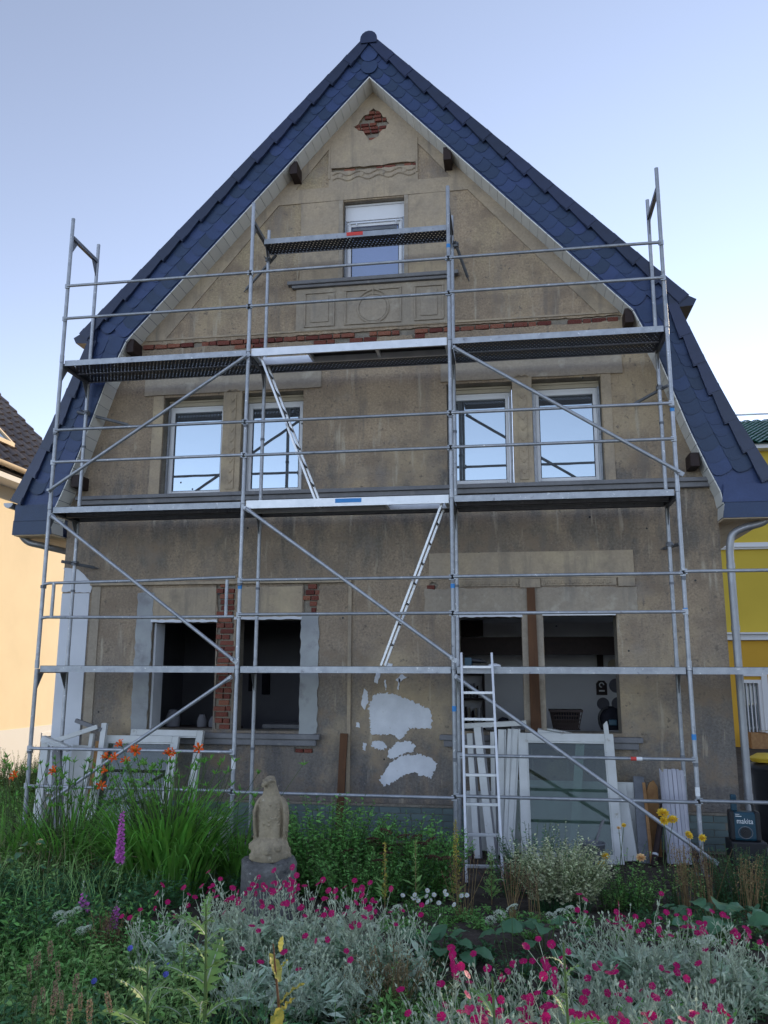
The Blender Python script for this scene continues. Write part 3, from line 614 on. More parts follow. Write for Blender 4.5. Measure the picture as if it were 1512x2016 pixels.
# ================================================================ neighbouring houses
nb = thing('neighbour_house', 'cream rendered house with brown tiled roof catching the evening sun at the left edge', 'house', (-7, 7, 0), world=True)
b = MB(); b.box(-12, -4.0, 2.0, 7.8, 0, 5.60); b.build('wall', M['cream_wall'], nb)
b = MB(); b.prism([(-3.55, 5.72), (-8, 10.08), (-8, 9.83), (-3.85, 5.72)], 1.6, 7.95); b.prism([(-12.45, 5.72), (-8, 10.08), (-8, 9.83), (-12.15, 5.72)], 1.6, 7.95); b.prism([(-11.9, 5.60), (-4.05, 5.60), (-8, 9.8)], 1.9, 7.7); nroof = b.build('roof', M['brown_tile'], nb)
b = MB(); b.box(-3.995, -3.58, 1.6, 7.95, 5.60, 5.70); b.build('eave_soffit', M['trim_white'], nb)
b = MB(); gp = [(.075*math.cos(R(180+15*j)), .075*math.sin(R(180+15*j))) for j in range(13)]; b.prism([(-3.50+x, 5.86+z) for x, z in gp], 1.5, 8.0); b.build('gutter', M['eave'], nb)
b = MB(); b.box(-3.998, -3.985, 2, 7.8, 0, .92); b.build('plinth', M['trim_white'], nb)
b = MB(); b.box(-4.0, -3.97, 6.9, 7.7, .25, .78); cw = b.build('cellar_window', M['trim_white'], nb); b = MB(); b.box(-3.969, -3.96, 7.0, 7.6, .32, .70); b.build('pane', M['glass'], cw)
dn = Vector((-4.45, 0, 4.36)).normalized(); nn = Vector((4.36, 0, 4.45)).normalized()
def rt_mesh(name, m, wd, ln):
    b = MB(); k = 7
    for zz in (0, -.02): b.v += [(wd*(j/(k-1)-.5), yy, (.06*math.sin(math.pi*2*(j/(k-1))-.6)*(.7) if True else 0)+zz+(.045 if yy == 0 else 0)) for yy in (0, ln) for j in range(k)]
    b.f += [(j, j+1, k+j+1, k+j) for j in range(k-1)]+[(2*k+j, 3*k+j, 3*k+j+1, 2*k+j+1) for j in range(k-1)]+[(j, 2*k+j, 2*k+j+1, j+1) for j in range(k-1)]; b.m = [0]*len(b.f)
    return b.mesh(name, m, True)
RT = rt_mesh('roof_tile', M['brown_tile'], .30, .40)
ex, ez = Vector((0, 1, 0)), nn; ey = ez.cross(ex)
if ey.z < 0: ex = -ex; ey = ez.cross(ex)
qn = Matrix((ex, ey, ez)).transposed().to_quaternion()
for i in range(14):
    for j in range(14):
        p = Vector((-3.53, 0, 5.75))+dn*(.33*i)+nn*.03
        inst('roof_tile', RT, nroof, (p.x, 7.82-.295*j, p.z), quat=qn)
b = MB(); p = Vector((-3.53, 4.9, 5.75))+dn*1.0+nn*.12
b.bar(p+Vector((0, -.4, 0)), p+Vector((0, .4, 0)), .08, .08); q2 = p+dn*1.1; b.bar(p+Vector((0, -.4, 0)), q2+Vector((0, -.4, 0)), .08, .08); b.bar(p+Vector((0, .4, 0)), q2+Vector((0, .4, 0)), .08, .08); b.bar(q2+Vector((0, -.4, 0)), q2+Vector((0, .4, 0)), .08, .08)
sk = b.build('skylight', M['eave'], nb)
b = MB(); b.bar(p+dn*.05, q2-dn*.05, .7, .02, nn); b.build('pane', M['glass'], sk)

yb = thing('yellow_house', 'yellow rendered house with green tiled roof and white cornices at the right edge', 'house', (18, 16, 0), world=True)
YF = 16.0
b = MB(); b.box(9.6, 45, YF, YF+10, 3.18, 8.6); b.build('wall', M['yellow_wall'], yb)  # right stretch, out of view, lengthened to keep sun off the garden
WX0, WX1 = 12.10, 12.66
b = MB(); b.box(9.6, WX0, YF-.3, YF+10, 0, 2.95); b.box(WX0, WX1, YF-.3, YF+10, 1.85, 2.95); b.box(WX0, WX1, YF-.3, YF+10, -.1, -.05); b.box(WX1, 45, YF-.3, YF+10, 0, 2.95); b.box(WX0, WX1, YF+.3, YF+10, -.05, 1.85); b.build('ground_floor_wall', M['orange_wall'], yb)
b = MB(); b.box(9.5, 45, YF-.1, YF, 5.62, 5.82); b.box(9.5, 45, YF-.15, YF-.101, 5.67, 5.72); b.build('cornice', M['trim_white'], yb, bevel=.01)
b = MB(); b.box(9.5, 45, YF-.45, YF+.2, 2.96, 3.04); b.box(9.5, 45, YF-.38, YF+.2, 3.041, 3.12); b.box(9.5, 45, YF-.5, YF+.2, 3.121, 3.178); b.build('cornice', M['trim_white'], yb, bevel=.01)
b = MB(); b.box(9.3, 45, YF-.4, YF+.3, 8.6, 8.72); b.build('eave', M['trim_white'], yb)
b = MB(); b.add([(9.2, YF-.5, 8.72), (45, YF-.5, 8.72), (45, YF+5, 11.0), (9.2, YF+5, 11.0), (9.2, YF+10.5, 8.72), (45, YF+10.5, 8.72)], [(0, 1, 2, 3), (3, 2, 5, 4), (0, 3, 4), (1, 5, 2), (0, 4, 5, 1)]); yroof = b.build('roof', M['green_tile'], yb)
GT = rt_mesh('roof_tile', M['green_tile'], .34, .42); dn2 = Vector((0, 5.5, 2.28)).normalized(); nn2 = Vector((0, -2.28, 5.5)).normalized(); q2 = Matrix((Vector((1, 0, 0)), dn2, nn2)).transposed().to_quaternion()
for i in range(17):
    for j in range(9):
        p = Vector((12.3+j*.34, YF-.5, 8.72))+dn2*(.35*i)+nn2*.03; inst('roof_tile', GT, yroof, p, quat=q2)
b = MB(); b.tube([(9.2, YF+5, 11.28), (45, YF+5, 11.28)], .035, 8)
for x in (9.5, 16, 22): b.tube([(x, YF+5, 11.0), (x, YF+5, 11.28)], .02, 6)
b.build('ridge_rail', M['trim_white'], yb)
b = MB()
for a in ((WX0, WX0+.09, -.05, 1.85), (WX1-.09, WX1, -.05, 1.85), (WX0+.09, WX1-.09, 1.76, 1.85)): b.box(a[0], a[1], YF-.32, YF-.1, a[2], a[3])
yw = b.build('window', M['trim_white'], yb); b = MB(); b.box(WX0+.09, WX1-.09, YF-.16, YF-.14, -.05, 1.76); b.build('pane', M['glass'], yw)
for x in (WX0+.16, WX0+.26, WX0+.36): b = MB(); b.box(x, x+.03, YF-.22, YF-.18, -.05, 1.76); b.build('bar', M['trim_white'], yw)
b = MB(); b.box(WX1, WX1+.16, YF-.36, YF-.301, -.05, 1.95); b.box(WX0-.1, WX1+.16, YF-.36, YF-.301, 1.951, 2.05); b.build('window_surround', M['trim_white'], yb)
# ================================================================ scaffold
BAY, DEP = 2.55, .70
scaf = thing('scaffold', 'galvanised steel facade scaffold of three bays with decks, rails and diagonal braces before the house', 'scaffold', (3.825, 0, 0), world=True)
LV = [.10, 2.08, 4.06, 6.03, 7.86]
PX = [0, BAY, 2*BAY, 3*BAY, 4*BAY]
for i, x in enumerate(PX):
    for k in range(4 if i < 4 else 2):
        z0, z1 = LV[k], LV[k+1]
        b = MB(); b.bar((x, .026, z1-.03), (x, DEP-.026, z1-.03), .045, .05)
        for s, y in ((1, .026), (-1, DEP-.026)):
            b.add([(x-.004, y, z1-.056), (x+.004, y, z1-.056), (x+.004, y, z1-.26), (x-.004, y, z1-.26), (x-.004, y+s*.13, z1-.056), (x+.004, y+s*.13, z1-.056)], [(0, 3, 4), (1, 5, 2), (0, 4, 5, 1), (3, 2, 5, 4), (0, 1, 2, 3)])
        fr_ = b.build('frame', M['galv_dark'], scaf)
        for y in (0, DEP):
            top = z1-.004 if k < (3 if i < 4 else 1) else z1+.24
            b = MB(); b.tube([(x, y, z0), (x, y, top)], .0242, 12)
            b.tube([(x, y, z0+.003), (x, y, z0+.10)], .0275, 12)
            st = b.build('standard', M['galv'], fr_, True)
            if k < 3: b = MB(); b.box(x-.02, x+.02, y-.036, y+.036, z0+.98, z0+1.02) if y == 0 else b.tube([(x, y, z0+1.0), (x, y, z0+1.03)], .03, 10); b.build('rail_wedge', M['galv_dark'], st)
    for y in (0, DEP):
        zb = gz(x, y); b = MB(); b.tube([(x, y, zb+.008), (x, y, .25)], .019, 10); b.box(x-.075, x+.075, y-.075, y+.075, zb, zb+.008); b.tube([(x, y, .12), (x, y, .16)], .04, 8); b.build('base_jack', M['galv_dark'], scaf)
def rail(x0, x1, z, y=-.03, r=.019, z1=None, bend=0):
    z1 = z if z1 is None else z1
    pts = [(x0, y, z), (x0+.06, y-.004, z), ((x0+x1)/2, y-.004, (z+z1)/2+bend), (x1-.06, y-.004, z1), (x1, y, z1)]
    b = MB(); b.tube(pts, r, 10)
    for xx, zz in ((x0, z), (x1, z1)): b.box(xx-.03, xx+.03, y-.008, y+.012, zz-.03, zz+.03)
    return b.build('guard_rail', M['galv'], scaf, True)
for i in range(3):
    for z in (4.67, 5.09, 6.64, 7.09): rail(PX[i]+.01, PX[i+1]-.01, z+rd.uniform(-.01, .01))
    if i: 
        for z in (2.71, 3.13): rail(PX[i]+.01, PX[i+1]-.01, z+rd.uniform(-.01, .01))
rail(PX[3]+.01, PX[4], 3.15); rail(PX[3]+.01, PX[4], .735)
for z in (.71, 1.14): rail(.01, BAY-.01, z)
rail(BAY+.01, 2*BAY-.01, .70); rail(2*BAY+.06, 3*BAY-.01, 1.15); rail(2*BAY+.01, 3*BAY-.01, .72)
# the welded double guard rail of the left bay
b = MB()
for z, dz in ((2.69, 0), (3.11, .05)): b.tube([(.03, -.03, z), (.10, -.036, z+.01), (1.3, -.036, z+dz*.5), (2.44, -.036, z+dz), (2.5, -.03, z+dz)], .019, 10)
for x in (.16, 2.40): b.tube([(x, -.036, 2.69), (x, -.036, 3.13)], .021, 10)
b.build('guard_rail', M['galv'], scaf, True)
for p, q_ in (((.0, 4.30), (2.53, 5.95)), ((.05, 3.98), (2.51, 2.19)), ((2.49, 1.98), (.35, .56)), ((2.60, 4.0), (5.08, 2.21)), ((5.16, 5.91), (7.66, 4.28)), ((5.13, 2.0), (7.74, .16))):
    a, c = Vector((p[0], -.055, p[1])), Vector((q_[0], -.055, q_[1])); d = (c-a).normalized()
    b = MB(); b.tube([a, c], .0215, 10)
    for e in (a, c): b.bar(e-d*.02+Vector((0, .012, 0)), e+d*.07+Vector((0, .012, 0)), .05, .012, (0, 1, 0)); b.tube([e+Vector((0, -.03, 0)), e+Vector((0, .04, 0))], .018, 8)
    b.build('brace', M['galv'], scaf, True)
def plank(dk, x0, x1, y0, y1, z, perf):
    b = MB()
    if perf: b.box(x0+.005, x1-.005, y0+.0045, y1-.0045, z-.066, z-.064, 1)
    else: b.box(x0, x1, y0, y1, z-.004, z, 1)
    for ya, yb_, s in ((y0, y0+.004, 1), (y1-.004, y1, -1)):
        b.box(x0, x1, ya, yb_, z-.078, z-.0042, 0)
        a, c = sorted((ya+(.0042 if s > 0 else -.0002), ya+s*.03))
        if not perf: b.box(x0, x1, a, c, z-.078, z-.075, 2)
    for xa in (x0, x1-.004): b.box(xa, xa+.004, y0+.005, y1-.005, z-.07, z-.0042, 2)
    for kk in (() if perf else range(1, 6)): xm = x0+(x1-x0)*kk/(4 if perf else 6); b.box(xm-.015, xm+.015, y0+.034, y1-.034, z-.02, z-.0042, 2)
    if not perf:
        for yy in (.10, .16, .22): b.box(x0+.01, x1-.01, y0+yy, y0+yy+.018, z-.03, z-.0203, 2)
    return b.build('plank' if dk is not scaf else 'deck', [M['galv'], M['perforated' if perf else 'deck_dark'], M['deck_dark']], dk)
def deck(i, z, rows, perf=False):
    dk = scaf
    for y0, y1 in rows: o_ = plank(dk, PX[i]+.035, PX[i+1]-.035, y0, y1, z, perf); dk = o_ if dk is scaf else dk
    return dk
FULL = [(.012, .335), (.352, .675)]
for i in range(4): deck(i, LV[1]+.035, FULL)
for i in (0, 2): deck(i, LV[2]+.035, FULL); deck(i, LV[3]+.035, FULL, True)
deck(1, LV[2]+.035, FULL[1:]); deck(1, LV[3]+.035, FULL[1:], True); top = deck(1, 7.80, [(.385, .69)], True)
def hatch_deck(i, z, h0, h1):
    x0, x1 = PX[i]+.035, PX[i+1]-.035; b = MB()
    for y0 in (.012, .325): b.box(x0, x1, y0, y0+.028, z-.085, z+.015)
    for x in (x0, x1-.03, h0-.031, h1+.001): b.box(x, x+.03, .0405, .3245, z-.07, z-.012)
    xm = (h1+x1)/2 if h0 < (x0+x1)/2 else (x0+h0)/2
    b.box(xm-.02, xm+.02, .0405, .3245, z-.06, z-.012)
    d_ = b.build('deck', M['alu'], scaf)
    for a, c in ((x0, h0), (h1, x1)):
        if c-a > .08: b = MB(); b.box(a+.001, c-.001, .042, .323, z-.0115, z); b.build('deck_panel', M['ply'], d_)
    return d_
d3 = hatch_deck(1, LV[3]+.03, PX[1]+.09, 3.30); d2 = hatch_deck(1, LV[2]+.03, 4.32, PX[2]-.09)
b = MB(); b.box(3.70, 4.02, .0075, .0115, LV[2]-.015, LV[2]+.035); b.build('sticker', M['blue_tape'], d2)
b = MB(); b.box(3.72, 3.94, .3805, .3845, 7.745, 7.795); b.build('sticker', M['red'], top)
def step_ladder(p, q_, nr):
    a, c = Vector(p), Vector(q_); b = MB()
    for y in (.12, .42): b.bar((a.x, y, a.z), (c.x, y, c.z), .025, .05, (0, 1, 0))
    ld = b.build('ladder', M['alu'], scaf)
    rm = MB().tube([(0, -.137, 0), (0, .137, 0)], .014, 8).mesh('rung', M['galv_dark'])
    for k in range(1, nr): t = k/nr; inst('rung', rm, ld, (a.x+(c.x-a.x)*t, .27, a.z+(c.z-a.z)*t))
step_ladder((2.66, .27, 6.05), (3.43, .27, 4.11), 8); step_ladder((4.99, .27, 4.06), (4.25, .27, 2.125), 8)
for p, q_ in (((2.66, .70, 7.72), (2.08, 1.085, 7.40)), ((5.14, .66, 7.70), (5.30, 1.085, 7.33)), ((-.16, .74, 5.60), (.52, 1.05, 5.46)), ((7.76, .74, 5.57), (7.36, 1.08, 5.44)), ((-.22, .74, 3.50), (.14, 1.08, 3.44)), ((7.78, .74, 3.57), (7.62, 1.08, 3.56))):
    a, c = Vector(p), Vector(q_); d = (c-a).normalized(); b = MB(); b.tube([a, c-d*.06], .021, 10); b.tube([c-d*.06, c], .008, 6)
    an = b.build('anchor_tube', M['galv_dark'], scaf)
    x_ = min(PX[:4], key=lambda v_: abs(v_-a.x)); t = (x_-a.x)/(c.x-a.x); e = a.lerp(c, max(.08, min(.9, t)))
    b = MB(); b.box(e.x-.035, e.x+.035, DEP-.03, DEP+.05, e.z-.03, e.z+.03); b.tube([(e.x-.03, DEP-.03, e.z+.01), (e.x-.03, DEP-.09, e.z+.015)], .008, 6); b.tube([(e.x+.03, DEP-.03, e.z-.01), (e.x+.03, DEP-.08, e.z-.01)], .010, 6); b.build('coupler', M['galv_dark'], an, bevel=.006)
for x, z, h, m in ((BAY, 3.02, .05, 'blue_tape'), (2*BAY, 1.62, .06, 'blue_tape'), (2*BAY, 3.0, .05, 'blue_tape'), (3*BAY, 1.35, .06, 'blue_tape'), (3*BAY, 2.70, .05, 'blue_tape'), (2*BAY, 7.25, .05, 'blue_tape'), (3*BAY, 5.0, .05, 'blue_tape'), (3*BAY, .78, .09, 'white'), (BAY, .95, .12, 'white')):
    b = MB(); b.tube([(x, 0, z), (x, 0, z+h)], .0252, 12, caps=False); b.build('tape', M[m], scaf)
b = MB(); b.tube([(6.98, -.036, 1.149), (7.08, -.036, 1.149)], .0205, 10, caps=False); b.build('tape', M['red'], scaf)
b = MB(); b.tube([(7.04, -.036, 1.149), (7.10, -.036, 1.149)], .0207, 10, caps=False); b.build('tape', M['white'], scaf)

# ================================================================ things around the scaffold
t = thing('ladder', 'bright aluminium straight ladder leaning against the lowest scaffold deck', 'ladder', (5.4, -.85, gz(5.4, -.85)), world=True)
zb = gz(5.4, -.85)
SB = [Vector((5.262, -.86, zb)), Vector((5.615, -.83, zb))]; ST = [Vector((5.192, -.05, 2.26)), Vector((5.53, -.04, 2.26))]
for a, c in zip(SB, ST):
    b = MB(); b.bar(a, c, .026, .06, (0, -1, .4)); st = b.build('stringer', M['alu'], t, bevel=.004)
    b = MB(); b.bar(a-(c-a)*.002, a+(c-a)*.012, .034, .068, (0, -1, .4)); b.build('foot', M['black'], st)
for k in range(8):
    f = .075+k*.1225; b = MB(); b.bar(SB[0].lerp(ST[0], f), SB[1].lerp(ST[1], f), .03, .03); b.build('rung', M['alu'], t, bevel=.004)
def single(name, b, m, label, cat, group=None, smooth=False, bevel=0, loc=None):
    o = b.build(name, m, None, smooth, bevel); return tag(o, label, cat, group)
# drill on the deck
t = thing('cordless_drill', 'small blue and black cordless drill lying on the scaffold deck beside the ladder top', 'drill', (5.33, .2, 2.12), world=True)
b = MB(); b.tube([(5.26, .2, 2.19), (5.40, .2, 2.175)], [.03, .026], 10); b.tube([(5.40, .2, 2.175), (5.47, .2, 2.165)], [.02, .008], 10); b.build('body', M['black'], t, True)
b = MB(); b.tube([(5.27, .2, 2.18), (5.25, .3, 2.145)], .018, 8); b.build('handle', M['black'], t, True)
b = MB(); b.box(5.215, 5.295, .14, .25, 2.117, 2.215); b.build('battery', M['teal'], t, bevel=.008)
b = MB(); b.ring([(.05, 0), (.045, .02), (.012, .035)], (5.55, .18, 2.116), 9, sx=1.5); single('plaster_lump', b, M['white_filler'], 'pale lump of plaster on the deck right of the drill', 'rubble', smooth=True)

def leaning(name, label, cat, x, y, w_, h_, tilt, yaw=0, bar=.075, glass='pane', mullion=None, roll=0, group=None, z=None):
    """a loose window frame standing on its lower edge and leaning back"""
    t = thing(name, label, cat, (x, y, gz(x, y) if z is None else z), (R(-tilt), R(roll), R(yaw)), group)
    b = MB()
    for a in ((-w_/2, -w_/2+bar, 0, h_), (w_/2-bar, w_/2, 0, h_), (-w_/2+bar, w_/2-bar, 0, bar), (-w_/2+bar, w_/2-bar, h_-bar, h_)): b.box(a[0], a[1], -.03, .03, a[2], a[3])
    b.build('frame', M['pvc_old'], t, bevel=.006)
    b = MB(); b.box(-w_/2+bar+.001, w_/2-bar-.001, -.004, .004, bar+.001, h_-bar-.001)
    if glass: b.build('pane', M[glass], t)
    if mullion is not None: b = MB(); b.bar((mullion-.02, .06, .05), (mullion+.14, .06, h_-.1), .10, .03, (0, 1, 0)); b.build('rear_bar', M['pvc_old'], t)
    b = MB()
    for a in ((-w_/2+bar, -w_/2+bar+.014, bar, h_-bar), (w_/2-bar-.014, w_/2-bar, bar, h_-bar), (-w_/2+bar+.015, w_/2-bar-.015, h_-bar-.014, h_-bar)): b.box(a[0], a[1], -.018, -.006, a[2], a[3])
    b.build('bead', M['pvc_old'], t)
    return t
leaning('glazed_frame', 'large white framed glass pane leaning on the wall beside the aluminium ladder', 'window frame', 6.35, .30, 1.10, 1.43, 21, 0, .10, mullion=.03)
leaning('window_frame', 'old white window frame leaning under the left window behind orange lilies', 'window frame', 1.08, .32, 1.03, 1.30, 17, 0, .085)
leaning('window_frame', 'second white window frame standing tilted behind the framed one under the left window', 'window frame', 1.34, .50, 1.0, 1.36, 16, -3, .08, glass=None)
t = thing('door_leaf', 'pale door leaf with a metal handle standing behind the large glass pane', 'door', (6.30, .66, .02), (R(-14), 0, 0))
b = MB(); b.box(-.78, .92, -.02, .02, 0, .80); b.build('panel', M['pvc_old'], t, bevel=.004)
b = MB(); b.box(-.50, -.46, -.03, -.0205, .66, .76); b.bar((-.48, -.045, .735), (-.28, -.045, .735), .02, .018); b.bar((-.48, -.02, .735), (-.48, -.05, .735), .02, .018); b.build('handle', M['alu'], t)
def plank_thing(name, label, cat, p, q_, w_, th, m, up=(0, -1, 0), w2=None, group=None):
    b = MB(); b.bar(p, q_, w_, th, up, w2=w2); return single(name, b, M[m], label, cat, group, bevel=.003)
def frame_bars(name, label, p, q_, w_, dx, m='pvc_old'):
    """a profile bar of an old frame: face, rebate groove and edge"""
    t = thing(name, label, 'frame bar', p, world=True); a, c = Vector(p), Vector(q_)
    b = MB(); b.bar(a, c, w_, .035, (0, -1, 0)); b.build('face', M[m], t, bevel=.004)
    b = MB(); o_ = Vector((w_*.5+.012, .012, 0)); b.bar(a+o_, c+o_, .022, .03, (0, -1, 0)); b.build('rebate', M['stone' if dx else m], t)
    return t
frame_bars('frame_bar', 'leftmost white frame bar standing behind the aluminium ladder', (5.31, .36, .0), (5.22, .86, 1.32), .07, 1)
frame_bars('frame_bar', 'wide white frame bar slanting behind the ladder, its foot right of the ladder middle', (5.48, .30, .0), (5.315, .80, 1.40), .085, 1)
frame_bars('frame_bar', 'thin white frame bar standing third behind the ladder', (5.50, .45, .02), (5.49, .90, 1.34), .05, 1)
frame_bars('frame_bar', 'cream frame bar standing upright just right of the ladder', (5.575, .46, .02), (5.60, .88, 1.37), .075, 0)
frame_bars('frame_bar', 'narrow cream frame bar leaning left of the rightmost bar by the ladder', (5.615, .38, .02), (5.70, .84, 1.38), .045, 0)
frame_bars('frame_bar', 'rightmost white frame bar of the row beside the ladder', (5.66, .36, .02), (5.775, .84, 1.38), .06, 0)
plank_thing('white_board', 'white board lying flat across the tops of the frame bars by the ladder', 'board', (5.14, .92, 1.405), (5.90, .93, 1.452), .09, .06, 'pvc_old', (0, 0, 1))
plank_thing('white_sheet', 'low white panel standing behind the frame bars and the ladder', 'panel', (5.18, .70, .35), (5.66, .70, .35), .035, .66, 'pvc_old', (0, 0, 1))
t = thing('sill_frame', 'white glazed sash lying on the window sill above the large glass pane', 'window frame', (6.3, 1.06, 1.30), (R(6), R(9.5), 0))
b = MB()
for a in ((-.27, .27, -.12, -.07, 0, .045), (-.27, .27, .07, .12, 0, .045), (-.27, -.22, -.07, .07, 0, .045), (.22, .27, -.07, .07, 0, .045)): b.box(*a)
b.build('frame', M['pvc_old'], t, bevel=.004); b = MB(); b.box(-.22, .22, -.07, .07, .02, .026); b.build('pane', M['pane'], t)
b = MB(); b.bar((6.86, .33, .02), (6.83, .90, 1.44), .075, .03, (0, -1, 0), w2=.055); b.bar((6.83, .90, 1.44), (6.845, .91, 1.48), .05, .03, (0, -1, 0), w2=.01); single('white_board', b, M['pvc_old'], 'tall narrow splintered white board leaning on the right sill', 'board')
plank_thing('white_board', 'short white board leaning right of the large glass pane', 'board', (6.99, .42, .02), (6.94, .78, .78), .14, .03, 'pvc_old')
plank_thing('plank', 'grey weathered plank with a pale edge leaning left of the shutter slats', 'plank', (7.13, .42, .0), (7.17, .86, .86), .12, .03, 'galv_dark')
plank_thing('plank', 'thin tan lath leaning between the grey plank and the brown pole', 'plank', (7.20, .38, .0), (7.22, .82, .80), .035, .025, 'lath')
t = thing('chipboard_scrap', 'torn orange chipboard scrap standing behind the lath', 'scrap', (7.28, .80, 0), world=True)
b = MB(); b.add([(x, y, z) for y in (.80, .83) for x, z in ((7.21, 0), (7.38, 0), (7.37, .76), (7.33, .83), (7.28, .80), (7.24, .70))], [(0,1,2,3,4,5), (11,10,9,8,7,6)]+[(i, i+6, (i+1) % 6+6, (i+1) % 6) for i in range(6)]); b.build('sheet', M['lath'], t)
b = MB(); b.bar((7.10, .78, .02), (7.10, .80, .32), .16, .02, (0, -1, 0)); b.build('backing', M['wood'], t)
t = thing('shutter_pole', 'dark brown round shutter pole leaning against the shutter slats', 'pole', (7.12, .32, 0), world=True)
b = MB(); b.tube([(7.20, .30, .0), (7.48, .74, .86)], .032, 10); b.build('shaft', M['beam'], t, True)
b = MB()
for f in (.12, .93): p = Vector((7.20, .30, 0)).lerp(Vector((7.48, .74, .86)), f); b.tube([p, p+Vector((.006, .01, .02))], .034, 10)
b.tube([(7.48, .74, .86), (7.49, .755, .90)], .012, 6); b.build('collar', M['alu'], t)
t = thing('slat_bundle', 'upright roll of pale grey roller shutter slats at the right of the facade', 'shutter roll', (7.50, .42, 0), (R(-11), 0, 0))
sm_ = MB().box(-.021, .021, -.007, .007, 0, .97).mesh('slat', M['grey_slat'])
for k in range(17):
    a = 2*math.pi*k/17; inst('slat', sm_, t, (.125*math.cos(a), .10*math.sin(a), rd.uniform(0, .02)), (0, 0, a+math.pi/2), (1, 1, 1+rd.uniform(-.02, .02)))
for k in range(9):
    a = 2*math.pi*k/9; inst('slat', sm_, t, (.075*math.cos(a), .06*math.sin(a), rd.uniform(0, .03)), (0, 0, a+math.pi/2))
plank_thing('brown_board', 'rough brown board leaning upright on the wall between the two window pairs', 'board', (3.60, .93, .05), (3.64, 1.0, 1.29), .085, .035, 'wood', w2=.095)
# site radio with the maker's lettering
t = thing('site_radio', 'teal blue site radio with white lettering standing by the right house corner', 'radio', (8.17, .33, .30), (0, 0, R(-6)))
b = MB(); b.box(-.14, .14, -.08, .08, 0, .29); b.build('body', M['teal'], t, bevel=.025)
b = MB(); b.box(-.155, -.10, -.09, .09, -.002, .30); b.box(.10, .155, -.09, .09, -.002, .30); b.build('bumper', M['black'], t, bevel=.02)
b = MB(); b.tube(smooth_path([(-.10, 0, .28), (-.09, 0, .37), (0, 0, .385), (.09, 0, .37), (.10, 0, .28)], 4), .014, 8); b.build('handle', M['black'], t, True)
b = MB(); b.box(-.12, -.06, -.03, .04, .292, .46); b.build('battery', M['teal'], t, bevel=.01)
b = MB(); b.tube([(0+.062*math.cos(k*.5236)*1.15, -.083, .085+.062*math.sin(k*.5236)) for k in range(13)], .0035, 6, caps=False); b.build('speaker_ring', M['stone'], t)
b = MB(); b.prism([(.055*math.cos(k*.5236), .085+.055*math.sin(k*.5236)) for k in range(12)], -.086, -.0805); b.prism([(.022*math.cos(k*.5236), .085+.022*math.sin(k*.5236)) for k in range(12)], -.095, -.0862); b.build('speaker', M['black'], t)
def text(s_, size, parent, loc, rot, m):
    cu = bpy.data.curves.new('t', 'FONT'); cu.body = s_; cu.size = size; cu.align_x = 'CENTER'; cu.extrude = .001
    tmp = bpy.data.objects.new('t', cu); col.objects.link(tmp); me = bpy.data.meshes.new_from_object(tmp.evaluated_get(bpy.context.evaluated_depsgraph_get())); bpy.data.objects.remove(tmp)
    me.materials.clear(); me.materials.append(M[m]); me.transform(Matrix.Diagonal((1, 1.25, 1, 1)) @ Matrix.Shear('XZ', 4, (0, 0)))
    o = bpy.data.objects.new('lettering', me); link(o, parent); o.location = loc; o.rotation_euler = rot; return o
text('makita', .062, t, (0, -.0815, .175), (R(90), 0, 0), 'white')
b = MB(); b.box(-.09, -.03, -.083, -.0805, .245, .252); b.box(-.09, -.05, -.083, -.0805, .265, .27); b.build('display_mark', M['white'], t)
b = MB(); b.box(8.0, 8.36, .2, .5, gz(8, .3), .298); single('crate', b, M['black'], 'black crate carrying the teal site radio', 'crate', bevel=.015)
t = thing('dust_bin', 'black plastic dustbin standing in the passage at the right edge', 'bin', (8.95, 1.9, 0))
b = MB(); b.ring([(.22, 0), (.27, .80), (.285, .82), (.285, .86)], n=20); b.build('tub', M['black'], t, True)
b = MB(); b.ring([(.30, .86), (.31, .89), (.27, .93), (.1, .955)], n=20); b.tube([(-.08, 0, .95), (-.06, 0, 1.0), (.06, 0, 1.0), (.08, 0, .95)], .012, 6); b.build('lid', M['black'], t, True)
b = MB(); b.ring([(.2, 0), (.26, .06), (.22, .16), (.10, .24), (.03, .26)], (8.62, .5, 0), 9, sy=.8, rot=.3); single('white_sack', b, M['pvc'], 'crumpled white sack on the ground right of the radio', 'sack', smooth=True)
b = MB(); b.ring([(.16, 0), (.2, .05), (.12, .1)], (8.9, 1.9, .955), 8, sx=1.2); single('yellow_cloth', b, M['yellow'], 'yellow cloth lying on the dustbin lid at the right edge', 'cloth', smooth=True)
t = thing('cardboard_box', 'open brown cardboard box standing below the yellow house window', 'box', (12.4, 15.3, 0), world=True)
b = MB(); b.box(12.15, 12.6, 15.2, 15.6, -.02, .42); b.build('carton', M['lath'], t); b = MB(); b.bar((12.4, 15.3, .46), (12.8, 15.2, .52), .3, .01); b.build('flap', M['cream'], t)
# mortar bucket with trowel
t = thing('mortar_bucket', 'grey mortar bucket holding a brush in front of the large glass pane', 'bucket', (6.55, .02, gz(6.5, .02)))
b = MB(); b.ring([(.10, 0), (.13, .26), (.14, .27), (.13, .28), (.12, .265), (.09, .03)], n=18); b.build('tub', M['galv_dark'], t, True)
b = MB(); b.tube([(-.02, .02, .1), (.09, .05, .42)], .014, 8); b.bar((.09, .05, .42), (.13, .06, .50), .03, .02); b.build('brush_handle', M['stone'], t)
t = thing('white_bucket', 'dirty white bucket behind the daylily leaves left of the statue', 'bucket', (2.27, .28, 0))
b = MB(); b.ring([(.13, 0), (.16, .34), (.17, .35), (.15, .35), (.12, .05)], n=18); b.build('tub', M['pvc_old'], t, True)
b = MB(); b.tube([(-.16, 0, .33), (-.12, -.1, .40), (0, -.15, .42), (.12, -.1, .40), (.16, 0, .33)], .005, 6); b.build('handle', M['galv'], t)
